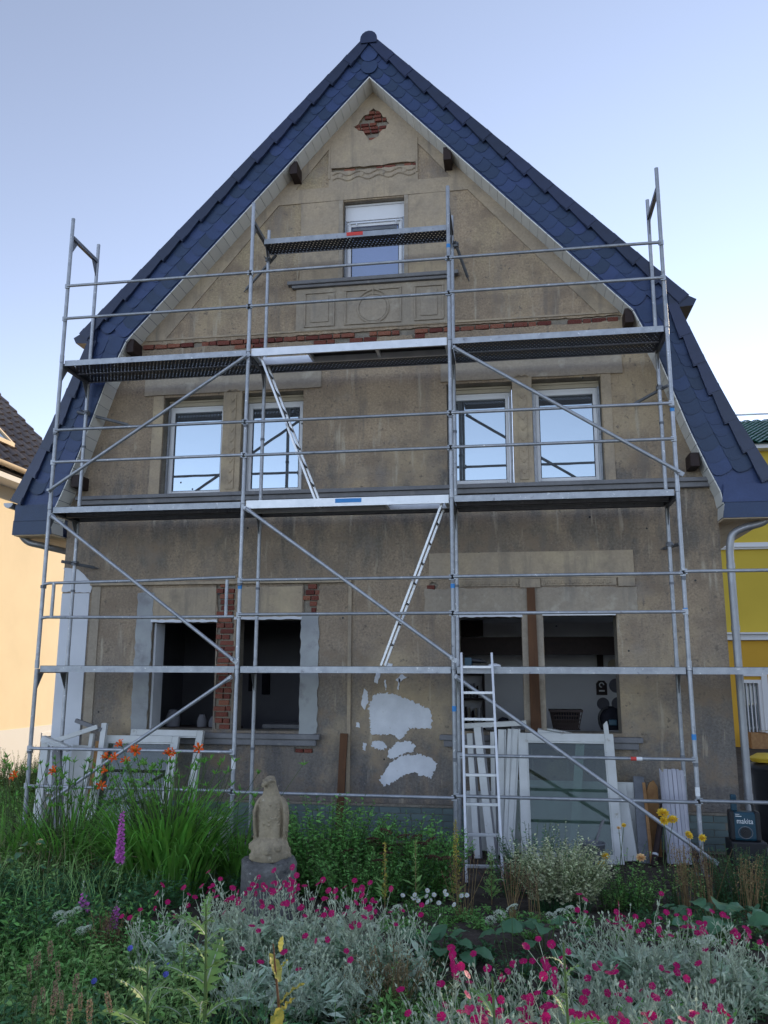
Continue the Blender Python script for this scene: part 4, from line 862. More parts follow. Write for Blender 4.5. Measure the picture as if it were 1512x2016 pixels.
# broken frames at the left corner
PL = [('splintered white frame corner piece leaning at the far left corner', (.05, .18, .05), (-.06, .45, 1.20), .10, .07), ('long white frame bar sloping up across the broken frame heap', (-.02, .42, 1.16), (.56, .55, 1.36), .055, .05),
 ('grey weathered bar lying on top of the broken frame heap', (.22, .62, 1.43), (.60, .58, 1.32), .05, .04), ('white upright bar at the right side of the broken frame heap', (.68, .30, .05), (.62, .62, 1.40), .07, .05),
 ('thin white upright bar in the middle of the broken frame heap', (.52, .32, .05), (.47, .60, 1.27), .05, .05), ('mossy dark frame bar with torn edge in the broken frame heap', (.36, .16, .05), (.10, .42, 1.15), .11, .05)]
for k, (lb, p, q_, w_, th) in enumerate(PL):
    plank_thing('frame_bar', lb, 'frame bar', p, q_, w_, th, 'stone' if k in (2, 5) else 'pvc_old')
t = thing('splinter_frame', 'splintered white frame head with ragged ends on the heap at the left corner', 'frame scrap', (.1, .4, 1.1), world=True)
b = MB(); b.bar((-.08, .40, 1.22), (.30, .36, 1.10), .07, .08, (0, -1, 0)); b.build('head', M['pvc_old'], t)
b = MB()
for k in range(22):
    p = Vector((rd.uniform(-.05, .34), rd.uniform(.30, .36), 1.2)); p.z = 1.22-.32*(p.x+.08)+rd.uniform(-.05, .03); b.bar(p, p+Vector((rd.uniform(.02, .10), rd.uniform(-.05, .02), rd.uniform(-.10, .03))), .014, .008, w2=.002, h2=.002)
b.build('splinters', M['pvc'], t)
plank_thing('plank', 'brown back board standing inside the broken frame heap', 'plank', (.58, .36, .05), (.55, .62, 1.18), .07, .02, 'lath')
b = MB(); b.bar((.30, .52, .06), (.34, .66, 1.12), .30, .02, (0, -1, 0)); single('white_sheet', b, M['pvc_old'], 'flat white panel behind the broken frame heap at the left corner', 'panel')
# slabs along the wall foot
for k, (x, y, w_, d_, lb) in enumerate(((4.9, .2, .7, .4, 'grey concrete slab on the ground left of the ladder foot'), (5.9, -.1, .8, .35, 'grey concrete slab on the ground under the large glass pane'), (2.75, -.2, .5, .4, 'pale stone slab on the ground left of the eagle statue'))):
    b = MB(); b.box(x-w_/2, x+w_/2, y-d_/2, y+d_/2, -.02, .07); single('paving_slab', b, M['lichen_stone'], lb, 'slab', bevel=.012)

# ---- what shows inside the ground floor openings
t = thing('laundry_basket', 'dark plastic lattice basket inside the right window opening', 'basket', (6.42, 1.62, 1.335), world=True)
b = MB()
for k in range(13):
    f = k/12
    b.bar((6.26+.30*f, 1.52, 1.34), (6.21+.40*f, 1.49, 1.56), .010, .010, (0, 1, 0))
for k in range(5): z = 1.36+.05*k; e = .05*k/4; b.box(6.25-e*.8, 6.57+e*.8, 1.512-e*.6, 1.522-e*.6, z-.006, z+.006)
b.build('lattice', M['beam'], t); b = MB(); b.add([(6.25, 1.73, 1.34), (6.57, 1.73, 1.34), (6.61, 1.76, 1.56), (6.21, 1.76, 1.56), (6.25, 1.735, 1.34), (6.57, 1.735, 1.34), (6.61, 1.765, 1.56), (6.21, 1.765, 1.56)], [(0,3,2,1),(4,5,6,7),(0,1,5,4),(1,2,6,5),(2,3,7,6),(3,0,4,7)]); b.build('back', M['beam'], t); b = MB(); b.box(6.20, 6.62, 1.475, 1.765, 1.56, 1.585); b.box(6.24, 6.58, 1.50, 1.74, 1.334, 1.342); b.build('rim', M['beam'], t)
b = MB(); b.ring([(.13, 0), (.14, .06), (.08, .12), (.02, .13)], (6.42, 1.62, 1.45), 9, sx=1.2, sy=.7); b.build('laundry', M['dark_cloth'], t, True)
t = thing('backpack', 'black backpack standing in the right end of the right window opening', 'backpack', (6.97, 1.6, 1.335), world=True)
b = MB(); b.ring([(.11, 0), (.135, .08), (.13, .18), (.09, .26), (.03, .29)], (6.96, 1.6, 1.34), 12, sx=1.1, sy=.8); b.build('bag', M['dark_cloth'], t, True)
b = MB(); b.tube(smooth_path([(6.85, 1.53, 1.36), (6.81, 1.5, 1.48), (6.85, 1.5, 1.58), (6.93, 1.52, 1.62)], 4), .014, 6); b.build('strap', M['black'], t, True); b = MB(); b.box(6.93, 7.03, 1.47, 1.52, 1.40, 1.47); b.build('pocket', M['teal'], t, bevel=.01)
t = thing('cap', 'dark baseball cap lying on the sill of the right window pair', 'cap', (5.62, 1.42, 1.335), world=True)
b = MB(); b.ring([(.085, 0), (.085, .04), (.06, .085), (.015, .105)], (5.62, 1.42, 1.385), 14); b.build('crown', M['dark_cloth'], t, True); b = MB(); b.ring([(.07, 0), (.07, .01)], (5.69, 1.38, 1.385), 12, sx=1.2); b.build('brim', M['dark_cloth'], t); b = MB(); b.box(5.52, 5.72, 1.36, 1.5, 1.332, 1.384); b.build('stand', M['black'], t)
t = thing('trophy_plaque', 'dark wooden wall plaque with a white emblem in the right room', 'plaque', (7.16, 4.58, 1.8), world=True)
b = MB(); b.prism([(7.08, 1.69), (7.25, 1.69), (7.25, 1.87), (7.21, 1.92), (7.12, 1.92), (7.08, 1.87)], 4.565, 4.597); b.build('board', M['beam'], t)
b = MB(); b.tube([(7.165+.035*math.cos(k*.6), 4.56, 1.85+.035*math.sin(k*.6)) for k in range(9)], .009, 6); b.box(7.12, 7.21, 4.555, 4.564, 1.745, 1.77); b.build('emblem', M['white'], t)
b = MB(); b.box(7.11, 7.21, 4.55, 4.597, 2.05, 2.36); tq = single('wall_clock', b, M['beam'], 'narrow dark wall clock case above the plaque in the right room', 'clock', bevel=.01)
for k, (x, z, r_, lb) in enumerate(((7.38, 2.16, .10, 'pale rim plate hanging highest beside the dark clock case'), (7.40, 1.84, .115, 'grey wall plate hanging right of the emblem plaque'), (7.18, 1.55, .10, 'grey wall plate hanging below the emblem plaque'), (7.42, 1.55, .11, 'grey wall plate hanging lowest at the right of the room'), (7.36, 2.52, .10, 'grey wall plate hanging just under the ceiling beam'))):
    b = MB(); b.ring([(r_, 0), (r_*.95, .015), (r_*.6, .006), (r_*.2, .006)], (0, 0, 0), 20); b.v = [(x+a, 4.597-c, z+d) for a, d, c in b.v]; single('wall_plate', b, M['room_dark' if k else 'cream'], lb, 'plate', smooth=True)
t = thing('shelf', 'dark bookshelf in the left end of the right room', 'shelf', (4.9, 4.4, .3), world=True)
b = MB()
for z in (.8, 1.2, 1.6, 2.0): b.box(4.45, 5.25, 4.3, 4.59, z, z+.03)
for x in (4.42, 5.25): b.box(x, x+.03, 4.3, 4.59, .3, 2.1)
b.build('case', M['beam'], t)
for k in range(26): x = 4.48+.028*k; b = MB(); b.box(x, x+.024, 4.34, 4.55, 1.231 if k % 2 else 1.631, (1.231 if k % 2 else 1.631)+rd.uniform(.18, .26)); b.build('book', M[rd.choice(['room', 'beam', 'stone', 'cream'])], t)
b = MB(); b.box(5.9, 7.1, 1.95, 2.5, 1.20, 1.26); b.box(5.95, 6.0, 2.0, 2.05, .3, 1.2); b.box(7.0, 7.05, 2.0, 2.05, .3, 1.2); single('work_table', b, M['stone'], 'grey table just inside the right window opening', 'table')
t = thing('table', 'dark table with a pale board inside the second opening of the left window pair', 'table', (2.9, 2.3, .3), world=True)
b = MB(); b.box(2.3, 3.7, 1.9, 2.6, 1.28, 1.33); b.box(2.35, 2.42, 1.95, 2.02, .3, 1.28); b.box(3.58, 3.65, 1.95, 2.02, .3, 1.28); b.build('top', M['stone'], t)
for k, (x, r_, h) in enumerate(((1.05, .10, .22), (1.48, .07, .16), (1.66, .08, .14))):
    b = MB(); b.ring([(r_, 0), (r_*1.05, h*.5), (r_*.6, h), (r_*.3, h*1.05)], (x, 1.75, 1.3), 12); single('jar', b, M['room_dark'], ('grey stacked folded cloth at the left end of the left opening', 'small dim jar standing in the left opening', 'rounder dim jar beside the brick pillar in the left opening')[k], 'jar', smooth=True)
b = MB(); b.box(.8, 2.0, 1.6, 1.95, 1.22, 1.30); b.box(.85, .9, 1.65, 1.7, .3, 1.22); b.box(1.9, 1.95, 1.65, 1.7, .3, 1.22); single('bench', b, M['beam'], 'dark bench under the left window opening inside the room', 'bench')
for k, (x, z) in enumerate(((1.0, 2.0), (1.28, 1.93), (1.52, 1.88))): b = MB(); b.box(x-.07, x+.07, 4.55, 4.597, z-.22, z+.2); single('wall_picture', b, M['dark_cloth'], ('leftmost', 'middle', 'rightmost')[k]+' dark framed picture on the back wall of the left room', 'picture', bevel=.01)
# ================================================================ statue
b = MB()
pl = [(.20, .0), (.215, .08), (.205, .2), (.212, .36), (.20, .40), (.15, .425)]
for k, (r_, z) in enumerate(pl): pass
b.ring([(r_*(1+.0), z) for r_, z in pl], (3.945, -3.2, .27), 14, rot=.2)
b.v = [(x+.012*math.sin(z*31+y*17), y+.010*math.sin(x*29+z*13), z+(.03*math.sin(x*14) if z > .6 else 0)) for x, y, z in b.v]
single('stone_plinth', b, M['lichen_stone'], 'rough round concrete plinth under the stone eagle', 'plinth', bevel=.01)
def eagle():
    b = MB()
    def blob(prof, n=16):      # prof: (x, y, z, rx, ry)
        vs_ = []
        for x, y, z, rx, ry in prof:
            for j in range(n): a = 2*math.pi*j/n; vs_.append((x+rx*math.cos(a), y+ry*math.sin(a), z))
        k = len(prof); b.add(vs_, [(i*n+j, i*n+(j+1) % n, (i+1)*n+(j+1) % n, (i+1)*n+j) for i in range(k-1) for j in range(n)]+[tuple(range(n-1, -1, -1)), tuple((k-1)*n+j for j in range(n))])
    # rock
    blob([(0, 0, 0, .135, .12), (-.004, 0, .03, .146, .13), (.004, 0, .075, .144, .13), (0, 0, .115, .135, .12), (0, .0, .145, .112, .10), (0, 0, .16, .09, .08)])
    for k in range(12): a = k*.53; x, y = .125*math.cos(a), .11*math.sin(a); z = .035+.085*((k*37) % 7)/7; blob([(x, y, z-.04, .012, .012), (x, y, z-.02, .038, .032), (x, y, z+.012, .038, .032), (x, y, z+.035, .015, .012)], 8)
    Z = .15
    # trunk: broad breast running down to the feet, sloping up into the neck without a waist
    blob([(0, .012, Z-.03, .080, .074), (0, .008, Z+.03, .086, .078), (0, .004, Z+.10, .094, .084), (0, -.002, Z+.17, .098, .088), (0, -.004, Z+.22, .096, .085), (0, -.002, Z+.265, .086, .075), (-.002, 0, Z+.305, .069, .063), (-.005, -.002, Z+.34, .056, .056), (-.008, -.006, Z+.37, .049, .052)], 20)
    for s in (-1, 1): blob([(s*.041, -.040, Z-.03, .034, .032), (s*.041, -.042, Z+.03, .037, .036), (s*.042, -.042, Z+.08, .038, .036), (s*.042, -.040, Z+.13, .034, .034), (s*.040, -.036, Z+.18, .024, .026), (s*.036, -.030, Z+.22, .010, .010)], 12)
    for s in (-1, 1):
        for t_ in (-1, 0, 1): b.tube([(s*.040+t_*.014, -.066, Z+.004), (s*.040+t_*.022, -.088, Z-.002), (s*.040+t_*.026, -.102, Z-.022)], [.010, .009, .004], 6)
    # folded wings: flat plates along the flanks from the shoulder down to the rock
    for s in (-1, 1):
        blob([(s*.092, .030, Z-.055, .012, .030), (s*.100, .024, Z-.01, .016, .050), (s*.108, .016, Z+.06, .018, .064), (s*.114, .006, Z+.13, .019, .070), (s*.113, 0, Z+.19, .020, .068), (s*.104, -.002, Z+.235, .021, .060), (s*.088, 0, Z+.272, .020, .046), (s*.070, 0, Z+.30, .014, .03)], 14)
        for k in range(6): f = k/5; b.tube([(s*(.133-.010*f), -.040+.02*f, Z+.20-.045*k), (s*(.134-.010*f), -.010+.02*f, Z+.16-.045*k), (s*(.130-.012*f), .03+.02*f, Z+.14-.045*k)], .005, 5)
    blob([(0, .085, Z-.07, .045, .012), (0, .080, Z, .055, .018), (0, .06, Z+.06, .05, .03)], 10)
    for k in range(26):        # breast feathers
        x = .075*math.sin(k*2.4); z = Z+.10+.17*((k*11) % 26)/26; y = -.088*math.sqrt(max(.05, 1-(x/.1)**2)); b.tube([(x-.010, y+.004, z+.008), (x, y-.001, z-.004), (x+.010, y+.004, z+.008)], .0042, 5)
    # head, turned to the left
    blob([(-.008, -.006, Z+.355, .050, .053), (-.011, -.010, Z+.385, .048, .054), (-.013, -.014, Z+.41, .046, .054), (-.012, -.012, Z+.432, .038, .046), (-.009, -.004, Z+.447, .020, .026)], 16)
    h = Vector((-.038, -.066, Z+.396))
    b.tube([h+Vector((.016, .016, .006)), h+Vector((0, -.006, .006)), h+Vector((-.010, -.020, -.006)), h+Vector((-.012, -.022, -.024))], [.026, .022, .016, .008], 8)
    b.tube([h+Vector((.014, .012, -.012)), h+Vector((.0, -.004, -.016))], [.012, .006], 6)
    b.tube([(-.060, -.018, Z+.415), (-.054, -.047, Z+.419), (-.038, -.066, Z+.412)], .010, 6); b.tube([(.036, -.036, Z+.415), (.010, -.062, Z+.420), (-.014, -.072, Z+.412)], .010, 6)
    blob([(.012, -.052, Z+.398, .004, .004), (.012, -.054, Z+.404, .008, .008), (.012, -.052, Z+.410, .004, .004)], 8)
    return b
o = eagle().build('eagle_statue', M['statue']); o.location = (3.95, -3.2, .685); o.rotation_euler = (0, 0, R(4))
rm_ = o.modifiers.new('fuse', 'REMESH'); rm_.mode = 'VOXEL'; rm_.voxel_size = .0046; rm_.use_smooth_shade = True
sm2 = o.modifiers.new('soften', 'SMOOTH'); sm2.factor = .5; sm2.iterations = 3
tag(o, 'weathered sandstone eagle statue perched on a round plinth among the flowers', 'statue')

# ================================================================ garden
def unit(a): return a/np.maximum(np.linalg.norm(a, axis=-1, keepdims=True), 1e-9)
def blades(P, D, L, W, fold=.18, up=None):
    """pointed folded leaves: P base, D direction, L length, W width -> verts, tris"""
    n = len(P); L = np.broadcast_to(L, n)[:, None]; W = np.broadcast_to(W, n)[:, None]
    if up is None: up = np.array([0, 0, 1.])+rng.normal(0, .45, (n, 3))
    S = unit(np.cross(D, up)); N = np.cross(S, D)
    m1 = P+D*L*.42; droop = np.array([0, 0, -1.])*L*.06
    V = np.stack([P, m1+S*W*.5+N*W*fold, P+D*L+droop, m1-S*W*.5+N*W*fold], 1).reshape(-1, 3)
    i = np.arange(n)[:, None]*4
    F = np.concatenate([i+np.array([[0, 1, 2]]), i+np.array([[0, 2, 3]])], 1).reshape(-1, 3)
    return V, F
def straps(P, az, L, W, rise, droop, seg=7, tw=.0):
    """arching strap leaves"""
    n = len(P); t = np.linspace(0, 1, seg+1)[None, :, None]
    H = np.stack([np.cos(az), np.sin(az), 0*az], -1)[:, None, :]; L = L[:, None, None]; rise = rise[:, None, None]; droop = droop[:, None, None]
    th = rise-droop*t*t
    st = np.concatenate([H*np.cos(th), np.sin(th)], -1) if False else H*np.cos(th)+np.array([0, 0, 1.])*np.sin(th)
    C = P[:, None, :]+np.cumsum(np.concatenate([np.zeros((n, 1, 3)), st[:, :-1]], 1), 1)*L/seg
    S = np.stack([-np.sin(az), np.cos(az), 0*az], -1)[:, None, :]
    prof = (np.sin(np.pi*np.clip(t*.9+.1, 0, 1))**.6)*(1-t**4)+.05
    w_ = W[:, None, None]*prof*.5
    A = C+S*w_; B = C-S*w_; V = np.stack([A, B], 2).reshape(n, -1, 3); k = 2*(seg+1)
    q_ = np.array([[2*j, 2*j+1, 2*j+3] for j in range(seg)]+[[2*j, 2*j+3, 2*j+2] for j in range(seg)])
    F = (np.arange(n)[:, None, None]*k+q_[None]).reshape(-1, 3)
    return V.reshape(-1, 3), F
def stalks(A, B, r, mid=None, taper=.6):
    """thin three sided stems from A to B through mid"""
    n = len(A); mid = (A+B)/2 if mid is None else mid; r = np.broadcast_to(r, n)[:, None]
    rings = []
    for p, k in ((A, 1), (mid, .85), (B, taper)):
        for j in range(3): a = 2.094*j; rings.append(p+np.array([math.cos(a), math.sin(a), 0])*r*k)
    V = np.stack(rings, 1).reshape(-1, 3); f = []
    for s in (0, 3):
        for j in range(3): a, b_ = s+j, s+(j+1) % 3; f += [[a, b_, b_+3], [a, b_+3, a+3]]
    F = (np.arange(n)[:, None, None]*9+np.array(f)[None]).reshape(-1, 3)
    return V, F
class PM:
    def __init__(s): s.V = []; s.F = []; s.M = []; s.n = 0
    def add(s, vf, mi=0):
        V, F = vf; s.V.append(V); s.F.append(F+s.n); s.M.append(np.full(len(F), mi)); s.n += len(V); return s
    def mesh(s, name, mats): return np_mesh(name, np.concatenate(s.V), np.concatenate(s.F), mats, np.concatenate(s.M))
    def build(s, name, mats, parent=None, stuff=True):
        o = bpy.data.objects.new(name, s.mesh(name, mats)); link(o, parent)
        if stuff: o['kind'] = 'stuff'
        return o
def U(a, b_, n): return rng.uniform(a, b_, n)
def shoots(pm, x, y, K, spread, h, lean, per, L, W, lm=0, sm=1, start=.15, z0=None, flat=1.0, r=.004, hv=.25, taper=.55, along=.7):
    """K leafy shoots; returns their tips"""
    a = U(0, 2*np.pi, K); rr = spread*np.sqrt(U(0, 1, K)); bx_, by_ = x+rr*np.cos(a), y+rr*np.sin(a)*flat
    z = np.array([gz(p, q_) for p, q_ in zip(bx_, by_)]) if z0 is None else np.full(K, z0)
    hh = h*(1-hv*U(0, 1, K))*(1-.35*(rr/max(spread, 1e-3))**2)
    A = np.stack([bx_, by_, z-.02], -1); ld = np.stack([np.cos(a), np.sin(a)*flat, 0*a], -1)*(lean*hh*(.3+rr/max(spread, 1e-3)))[:, None]+rng.normal(0, .05, (K, 3))*np.array([1, 1, 0])*h
    B = A+ld+np.array([0, 0, 1.])*hh[:, None]; Mi = (A+B)/2-ld*.18
    pm.add(stalks(A, B, r, Mi), sm)
    t = start+(1-start)*(np.tile(np.arange(per), K)+U(0, 1, per*K)*.6)/per; t = np.clip(t, 0, 1)[:, None]; rep = lambda q_: np.repeat(q_, per, 0)
    P = (1-t)**2*rep(A)+2*t*(1-t)*rep(2*Mi-.5*A-.5*B)+t*t*rep(B)
    az = U(0, 2*np.pi, K*per); el = U(-.1, .9, K*per)*along+.1
    D = np.stack([np.cos(az)*np.cos(el), np.sin(az)*np.cos(el), np.sin(el)], -1)
    sz = (1-(1-taper)*t[:, 0])*U(.7, 1.25, K*per)
    pm.add(blades(P, unit(D), L*sz, W*sz), lm)
    return B
def bush(name, label, cat, x, y, K, spread, h, per, L, W, lm, sm='stem', lean=.35, flat=.7, start=.1, group=None, **kw):
    t = thing(name, label, cat, (x, y, gz(x, y)), group=group, world=True); pm = PM()
    tips = shoots(pm, x, y, K, spread, h, lean, per, L, W, 0, 1, start, flat=flat, **kw)
    pm.build('foliage', [M[lm], M[sm]], t); return t, tips
def flower_mesh(name, m, r, petals=5, cup=.15, notch=True, centre=None):
    b = MB()
    for k in range(petals):
        a = 2*math.pi*k/petals; w_ = math.pi/petals*1.02
        ww = w_*1.12; pt = [(0, 0, 0), (r*.60*math.cos(a-ww*.85), r*.60*math.sin(a-ww*.85), r*cup*.5), (r*.97*math.cos(a-ww*.72), r*.97*math.sin(a-ww*.72), r*cup), (r*(.95 if notch else 1.06)*math.cos(a), r*(.95 if notch else 1.06)*math.sin(a), r*cup*.8), (r*.97*math.cos(a+ww*.72), r*.97*math.sin(a+ww*.72), r*cup+.0006), (r*.60*math.cos(a+ww*.85), r*.60*math.sin(a+ww*.85), r*cup*.5+.0006)]
        b.add(pt, [(0, 1, 2, 3), (0, 3, 4, 5)])
    if centre: b.ring([(r*.22, 0), (r*.2, r*.12), (r*.05, r*.2)], (0, 0, 0), 7, mi=1)
    me = bpy.data.meshes.new(name); me.from_pydata(b.v, [], b.f); me.materials.append(m)
    if centre: me.materials.append(centre)
    me.polygons.foreach_set('material_index', b.m); me.update(); return me
def face_rot(tilt, az, spin=0):      # flower axis tilted towards azimuth
    return (Matrix.Rotation(az, 3, 'Z') @ Matrix.Rotation(tilt, 3, 'Y') @ Matrix.Rotation(spin, 3, 'Z')).to_euler()
TOCAM = -math.pi/2

# ---- weeds and grass that cover the beds
def weed_field(name, label, boxes, mats, seed=0):
    pm = PM()
    for (x0, x1, y0, y1, n, h, L, W, per, mi) in boxes:
        for k in range(int(n*1.5)):
            x, y = rng.uniform(x0, x1), rng.uniform(y0, y1)
            shoots(pm, x, y, 6, .05, h*rng.uniform(.6, 1.15), .55, per, L, W, mi, 4, .1, r=.0025)
    o = pm.build(name, [M[q_] for q_ in mats], None); return tag(o, label, kind='stuff')
WM = ['leaf_weed', 'leaf_mid', 'leaf_dark', 'dry_grass', 'stem']
weed_field('weeds', 'dense mixed green weeds covering the left of the garden', [
    (.6, 2.2, -3.4, -.9, 60, .42, .09, .030, 9, 0), (-2.6, .9, -1.2, 2.4, 110, .42, .09, .03, 9, 0), (-3.4, -.6, 1.8, 3.0, 60, .5, .08, .03, 9, 1), (1.4, 3.2, -4.4, -2.8, 90, .34, .085, .028, 9, 2), (2.0, 3.6, -5.3, -3.8, 110, .30, .08, .03, 9, 1), (2.6, 4.2, -6.4, -4.8, 120, .30, .075, .028, 9, 0),
    (3.3, 5.0, -7.2, -5.6, 110, .36, .08, .034, 8, 2), (.8, 2.6, -2.9, -1.6, 35, .5, .10, .012, 9, 3), (4.2, 5.6, -6.9, -5.6, 60, .25, .07, .03, 8, 0), (2.4, 3.6, -2.4, -1.2, 40, .3, .08, .02, 8, 2)], WM)
weed_field('ground_cover', 'low green weeds and seedlings between the flowering plants', [
    (4.8, 7.6, -3.6, -2.4, 70, .10, .05, .02, 6, 1), (5.2, 7.3, -5.4, -3.8, 90, .14, .055, .022, 7, 2), (5.1, 6.7, -7.2, -5.3, 170, .38, .07, .026, 9, 1), (4.6, 6.0, -7.4, -6.4, 70, .44, .08, .03, 9, 0), (5.0, 5.7, -5.8, -4.9, 60, .22, .06, .02, 8, 0), (3.6, 5.4, -5.6, -4.0, 70, .18, .07, .03, 7, 2), (4.9, 5.6, -5.6, -4.6, 30, .22, .05, .008, 8, 3), (6.6, 8.2, -2.6, -1.0, 40, .14, .05, .02, 7, 2)], WM)
# grass blades
pm = PM()
for (x0, x1, y0, y1, n, h) in ((.8, 3.0, -4.0, -1.2, 900, .42), (2.4, 4.6, -6.8, -4.4, 1100, .30), (4.6, 6.6, -7.4, -5.6, 500, .28)):
    x, y = U(x0, x1, n), U(y0, y1, n); P = np.stack([x, y, [gz(p, q_) for p, q_ in zip(x, y)]], -1); pm.add(straps(P, U(0, 6.283, n), h*U(.5, 1.1, n), U(.004, .008, n), U(1.1, 1.5, n), U(.3, 1.6, n), 5), 0)
n = 260; x, y = U(1.0, 2.4, n), U(-3.0, -1.6, n); P = np.stack([x, y, [gz(p, q_) for p, q_ in zip(x, y)]], -1); pm.add(straps(P, U(0, 6.283, n), .6*U(.5, 1.1, n), U(.003, .006, n), U(1.0, 1.5, n), U(.3, 1.2, n), 5), 1)
tag(pm.build('grass', [M['leaf_weed'], M['dry_grass']], None), 'long grass blades growing between the weeds', kind='stuff')

# ---- hedge at the left
t = thing('hedge', 'clipped green hedge lit by the sun at the left edge behind the scaffold', 'hedge', (-2.2, 3.3, 0), world=True); pm = PM()
for k in range(110): shoots(pm, rng.uniform(-3.4, -1.0), rng.uniform(2.9, 3.9), 8, .14, rng.uniform(.68, .92), .18, 20, .045, .022, 0, 1, .05, z0=0, r=.003)
pm.build('foliage', [M['hedge'], M['stem']], t)

# ---- daylilies
def lily_mesh():
    b = MB()
    for k in range(6):
        a = 2*math.pi*k/6; c, s = math.cos(a), math.sin(a); wd = .016 if k % 2 else .012
        P_ = [(.006, 0), (.022, .040), (.048, .060), (.066, .052)]; ws = [.003, wd*.8, wd, .002]
        vs_ = []
        for (r_, z), w_ in zip(P_, ws): vs_ += [(r_*c-s*w_, r_*s+c*w_, z), (r_*c+s*w_, r_*s-c*w_, z)]
        b.add(vs_, [(0, 1, 3, 2), (2, 3, 5, 4), (4, 5, 7, 6)])
    for k in range(5): a = k*1.25; b.tube([(0, 0, .01), (.012*math.cos(a), .012*math.sin(a), .065)], .0012, 4, mi=1)
    me = b.mesh('flower', [M['orange'], M['yellow']]); return me
LILY = lily_mesh()
def daylily(label, x, y, nl, heads, budstalks, LL=.85, rad=.16):
    g = gz(x, y); t = thing('daylily', label, 'daylily', (x, y, g), world=True); pm = PM()
    a = U(0, 6.283, nl); r_ = rad*np.sqrt(U(0, 1, nl)); P = np.stack([x+r_*np.cos(a), y+r_*np.sin(a), np.full(nl, g-.01)], -1)
    pm.add(straps(P, a+rng.normal(0, .5, nl), LL*U(.65, 1.1, nl), U(.016, .028, nl), U(1.05, 1.5, nl), U(.9, 2.5, nl), 8), 0)
    pm.build('leaves', [M['leaf_lily']], t)
    pm = PM(); hd = [Vector(h) for h in heads]; A = np.array([[x+rng.normal(0, .10), y+rng.normal(0, .08), g] for _ in hd]).reshape(-1, 3); B = np.array([tuple(h) for h in hd]).reshape(-1, 3)
    pm.add(stalks(A, B, .006, (A+B)/2+(B-A)*np.array([-.15, -.1, 0])), 0)
    n = budstalks; A2 = np.stack([x+rng.normal(0, .14, n), y+rng.normal(0, .1, n), np.full(n, g)], -1); B2 = A2+np.stack([rng.normal(0, .32, n), rng.normal(0, .12, n), U(.70, 1.15, n)], -1); pm.add(stalks(A2, B2, .0045, (A2+B2)/2), 0)
    tips = np.concatenate([np.repeat(B2, 5, 0), np.repeat(B, 3, 0)]); m_ = len(tips); D = unit(np.stack([rng.normal(0, .6, m_), rng.normal(0, .6, m_), U(.5, 1.2, m_)], -1))
    pm.add(blades(tips-np.array([0, 0, .02]), D, U(.045, .085, m_), .014, .4), 1)
    pm.build('stalks', [M['stem'], M['leaf_lily']], t)
    for h in hd: inst('flower', LILY, t, h-Vector((0, 0, .01)), face_rot(R(rng.uniform(35, 80)), TOCAM+rng.uniform(-.9, .9), rng.uniform(0, 1)), (.8, .8, .8))
    return t
daylily('big daylily clump with orange flowers and long strap leaves left of the statue', 2.72, -2.25, 560, [(2.24, -2.2, 1.396), (2.366, -2.2, 1.35), (2.40, -2.25, 1.36), (2.111, -2.2, 1.285), (2.19, -2.2, 1.28), (2.70, -2.2, 1.33), (2.76, -2.2, 1.34), (2.976, -2.2, 1.378), (2.29, -2.2, 1.245), (2.12, -2.2, 1.177), (2.06, -2.2, 1.035)], 120, 1.12, .34)
daylily('daylily clump with a single orange flower by the broken frame heap', 1.60, -1.9, 300, [(1.555, -2.1, 1.143)], 90, .95, .36)
daylily('daylily clump with one orange flower at the far left edge', 1.12, -2.1, 160, [(1.23, -2.2, 1.105)], 18, .8, .25)
daylily('narrow daylily clump without open flowers between the lilies and the statue', 3.22, -1.75, 150, [], 6, .75, .15)

# ---- foxgloves
def bell_mesh():
    b = MB(); b.tube([(0, 0, 0), (0, 0, .012), (0, 0, .030), (0, 0, .042)], [.005, .010, .0135, .018], 8, caps=False); return b.mesh('bell', M['purple'], True)
BELL = bell_mesh()
def foxglove(label, x, y, z0, z1, n, zb, lean=0):
    g = gz(x, y); t = thing('foxglove', label, 'foxglove', (x, y, g), world=True); pm = PM(); top = np.array([[x+lean, y, z1+.06]])
    pm.add(stalks(np.array([[x, y, g]]), top, .006), 0)
    k = 26; zz = U(g+.05, z0, k); az = U(0, 6.28, k); pm.add(blades(np.stack([x+lean*(zz-g)/(z1-g), np.full(k, y), zz], -1), unit(np.stack([np.cos(az), np.sin(az), np.full(k, .3)], -1)), U(.05, .10, k), .025), 1)
    k = 26; zz = U(z0-.18, z0, k); az = U(0, 6.28, k); pm.add(blades(np.stack([x+lean*(zz-g)/(z1-g), np.full(k, y), zz], -1), unit(np.stack([np.cos(az), np.sin(az), np.full(k, .1)], -1)), .022, .016), 2)
    k = 14; zz = U(z1-.02, z1+.07, k); az = U(0, 6.28, k); pm.add(blades(np.stack([x+lean*(zz-g)/(z1-g), np.full(k, y), zz], -1), unit(np.stack([np.cos(az), np.sin(az), np.full(k, .8)], -1)), .02, .012), 2)
    pm.build('stem', [M['stem'], M['leaf_weed'], M['umbel']], t)
    for j in range(n):
        f = j/n; z = z0+(z1-z0)*f; az = j*2.4; s = 1.0-.55*f
        inst('bell', BELL, t, (x+lean*(z-g)/(z1-g), y, z), face_rot(R(118), az), (s, s, s))
foxglove('tallest foxglove with a long spike of purple bells before the daylilies', 2.765, -3.2, .64, 1.0, 46, 0)
foxglove('shorter bent foxglove with purple bells near the white umbels', 3.19, -4.2, .44, .60, 24, 0, .06)
foxglove('smallest faded foxglove left of the bent one', 2.94, -4.0, .52, .61, 10, 0, -.03)

